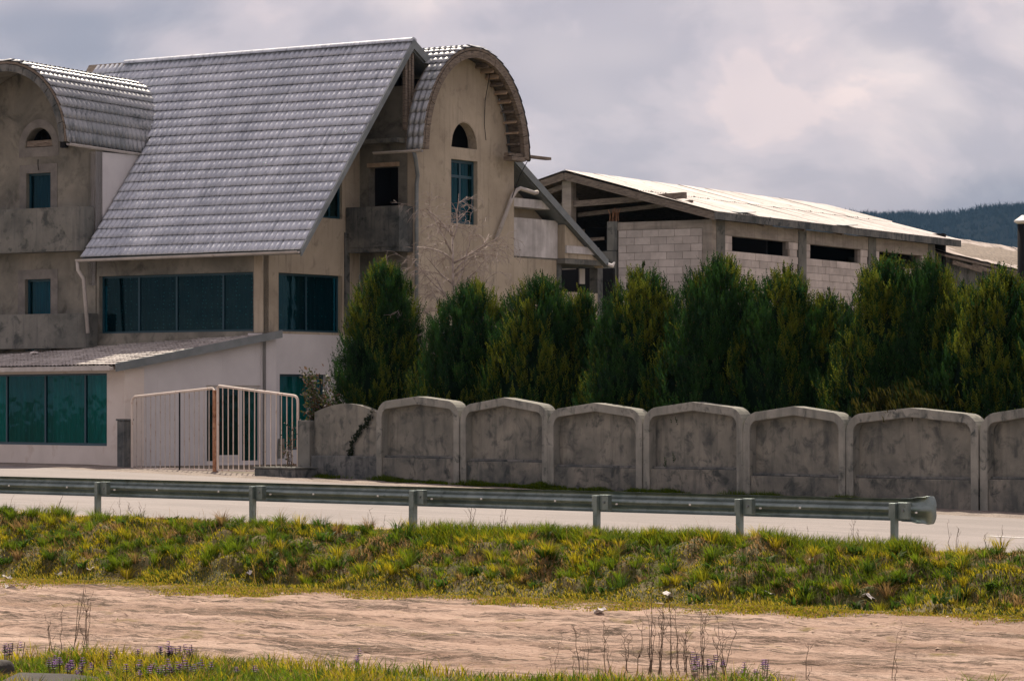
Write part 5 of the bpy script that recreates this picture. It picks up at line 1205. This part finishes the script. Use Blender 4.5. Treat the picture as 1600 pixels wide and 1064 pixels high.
# ---- stones, litter
def lump(name, px, py, z, sx, sy, sz, seed, label, cat, mat):
    x, y, z = (float(q) for q in ground_at(px, py)); rng = np.random.default_rng(seed); bm = bmesh.new(); bmesh.ops.create_icosphere(bm, subdivisions=3, radius=1)
    for v in bm.verts:
        c = v.co; k = 1+0.18*(vnoise(np.array([c.x*2+seed]), np.array([c.y*2+c.z*3]))[0]-0.5); m_ = max(abs(c.x),abs(c.y),abs(c.z)); f = 0.6/m_+0.4
        v.co = Vector((c.x*sx*k*f, c.y*sy*k*f, c.z*sz*k*f))
    me = bpy.data.meshes.new(name); bm.to_mesh(me); bm.free(); o = obj(name, me, mat, None, smooth=True); o.location = (x, y, z+sz*0.3); o.rotation_euler = (0, rng.uniform(-.1,.1), rng.uniform(0,3)); return tag(o, label, cat)
x, y, zg = (float(q) for q in ground_at(85, 1072))
o = obj('stone_slab', MB().prism([(-0.55,-0.28),(0.62,-0.40),(0.72,0.02),(0.15,0.30),(-0.35,0.34)], 'z', -0.1, 0.10), M['stone'], None, bevel=0.03); o.location = (x, y-0.2, zg); o.rotation_euler = (0.10, 0.02, 0.1); tag(o, 'flat dark stone slab lying in the grass at bottom left', 'stone')
lump('boulder', 4, 1062, -0.82, 0.13, 0.14, 0.16, 3, 'dark rough boulder at the bottom left corner', 'stone', M['stone'])
lump('stone', 172, 1060, -0.82, 0.11, 0.07, 0.045, 8, 'small dark stone in the grass below the flowers', 'stone', M['stone'])
def scrap(px, py, s, seed, label, mat='paper', name='paper_scrap', cat='litter', onbank=True, z=-0.72):
    p = ground_at(px, py); rr = random.Random(seed); n = 4; V = []; F = []
    for i in range(n+1):
        for j in range(n+1): V.append(((i/n-.5)*s*1.6+rr.gauss(0,s*.06), (j/n-.5)*s+rr.gauss(0,s*.06), rr.uniform(0,s*0.35)+0.35*s*math.sin(i*1.3+seed)))
    for i in range(n):
        for j in range(n): a = i*(n+1)+j; F.append((a,a+1,a+n+2,a+n+1))
    o = obj(name, MB().add(V,F), M[mat], None); o.location = (p[0],p[1],p[2]+0.02); o.rotation_euler = (rr.uniform(.1,.5), rr.uniform(-.3,.3), rr.uniform(0,3)); return tag(o, label, cat)
scrap(10, 905, 0.09, 1, 'white paper scrap at the foot of the bank, far left', onbank=False)
scrap(92, 900, 0.07, 2, 'small pale scrap at the bank foot near far left', onbank=False); scrap(142, 890, 0.08, 3, 'pale scrap in the grass below the leftmost rail post')
scrap(1200, 930, 0.12, 4, 'crumpled pinkish paper lump in the grass, right of centre'); scrap(1354, 935, 0.10, 5, 'white scrap in the grass below the rail end', 'paper')
scrap(1045, 935, 0.11, 6, 'flat pale scrap half buried in the bank, right of centre'); scrap(935, 958, 0.12, 7, 'pale shard at the edge of the dirt track', onbank=False, z=-0.68)
scrap(15, 922, 0.12, 8, 'grey plastic sheet lying on the dirt at far left', onbank=False); scrap(652, 845, 0.05, 9, 'tiny pale scrap below the thick rail post'); scrap(390, 897, 0.07, 10, 'bluish scrap at the bank foot left of centre')
p = ground_at(1262, 885); o = obj('plastic_bottle', MB().tube([(0,0,0),(0.02,0,0),(0.16,0,0),(0.19,0,0),(0.22,0,0)], [0.025,0.032,0.032,0.013,0.013], 10), M['green_plastic'], None, smooth=True); o.location = (p[0],p[1],p[2]+0.06); o.rotation_euler = (0,-0.15,0.3); tag(o, 'green plastic bottle lying in the grass near the rail end', 'bottle')
for k, (px, py, lab) in enumerate(((25,533,'leftmost tile fragment on the annex roof below the balcony'),(44,531,'second tile fragment on the annex roof from the left'),(58,532,'third tile fragment on the annex roof from the left'),(87,530,'rightmost tile fragment on the annex roof by the downpipe'),(53,553,'pale tile fragment lying lower down the annex roof'))):
    u_, w_ = (px-800)/5000, (635-py)/5000; c, s = AF.c, AF.s
    # meet the sight line with the annex roof plane z = 3.09+0.1745*(ly+0.42)+0.06
    ly = lambda t: (u_*t-AF.ox)*s+(t-AF.oy)*c
    lo, hi = 80.0, 100.0
    for _ in range(60):
        m_ = (lo+hi)/2
        if 2+w_*m_ - (3.15+0.1745*(ly(m_)+0.42)) > 0: lo = m_
        else: hi = m_
    o = obj('tile_fragment', MB().prism([(-.13,-.05),(.10,-.07),(.14,.04),(-.08,.07)], 'z', 0, 0.05), M['paper'], None); o.location = (u_*lo, lo, 2+w_*lo+0.01); o.rotation_euler = (0.15,0.1,k*0.8-AF.th); tag(o, lab, 'debris')

# ------------------------------------------------------------------ far wooded hill
def build_hill():
    xs = np.linspace(-2600, 2600, 261); ys = np.linspace(3000, 4700, 60); Xg, Yg = np.meshgrid(xs, ys)
    crest = lambda x: 243 + 14*np.clip((x-380)/300,-6,3) + 26*(fbm(x/260.0+4, x*0+2.0)-0.5)
    f = np.clip((Yg-3000)/1000,0,1); f = f*f*(3-2*f); g = np.clip(1-(Yg-4050)/700,0.0,1)
    Z = (crest(Xg)+0)*f*g*(0.9+0.2*fbm(Xg/300,Yg/300)*f) + 18*(fbm(Xg/90,Yg/90)-0.5)*f - 4
    P = np.stack([Xg,Yg,Z],-1).reshape(-1,3); nu = len(xs); i = np.arange((len(ys)-1)*(nu-1)); a = (i//(nu-1))*nu+i%(nu-1)
    m = surf('hill_wood', (0.005,0.007,0.008), (0.010,0.011,0.011), 0.006, c2=(0.012,0.012,0.011), c2s=0.02, bump=0, world=True, spec=0.0, rough=1.0)
    struct(obj('hill', np_mesh('hill', P, np.stack([a,a+1,a+nu+1,a+nu],-1), smooth=True), m))
    # leafless trees over the hill, as one far-off wood
    rng = np.random.default_rng(9); n = 9000; x = rng.uniform(150, 1100, n); y = rng.uniform(3450, 4080, n)
    ix = np.clip(((x+2600)/5200*(nu-1)).astype(int),0,nu-2); iy = np.clip(((y-3000)/1700*59).astype(int),0,58)
    z = Z[iy,ix]; parts = []
    for k in range(16):
        b = np.stack([x+rng.normal(0,.4,n), y, z-1], -1); h_ = 7+7*rng.random(n)
        parts.append(blades(b, h_*(0.6+0.5*rng.random(n)), np.full(n,1.0), 0.15+0.55*rng.random(n), np.tile([0.004,0.005,0.006],(n,1)), rng=rng))
    V, F, C = join(parts); o = stuff(obj('far_wood', np_mesh('far_wood', V, F, C), foliage('far_twigs', 0.1, 0.0, 1.0))); tag(o, 'leafless dark wood covering the far hill', 'wood')
build_hill()

# ------------------------------------------------------------------ air
hz = MB().box(-8800, 8800, -200, 5200, -3.4, 420); ho = stuff(obj('haze', hz)); tag(ho, 'thin blue haze between the buildings and the far hill', 'haze')
hm = bpy.data.materials.new('haze'); hm.use_nodes = True; t = hm.node_tree; t.nodes.remove(t.nodes['Principled BSDF']); pv = t.nodes.new('ShaderNodeVolumePrincipled')
pv.inputs['Color'].default_value = (0.30,0.58,0.95,1); pv.inputs['Density'].default_value = 3.2e-5; pv.inputs['Anisotropy'].default_value = 0.2
t.links.new(pv.outputs['Volume'], t.nodes['Material Output'].inputs['Volume']); ho.data.materials.append(hm); ho.display_type = 'WIRE'
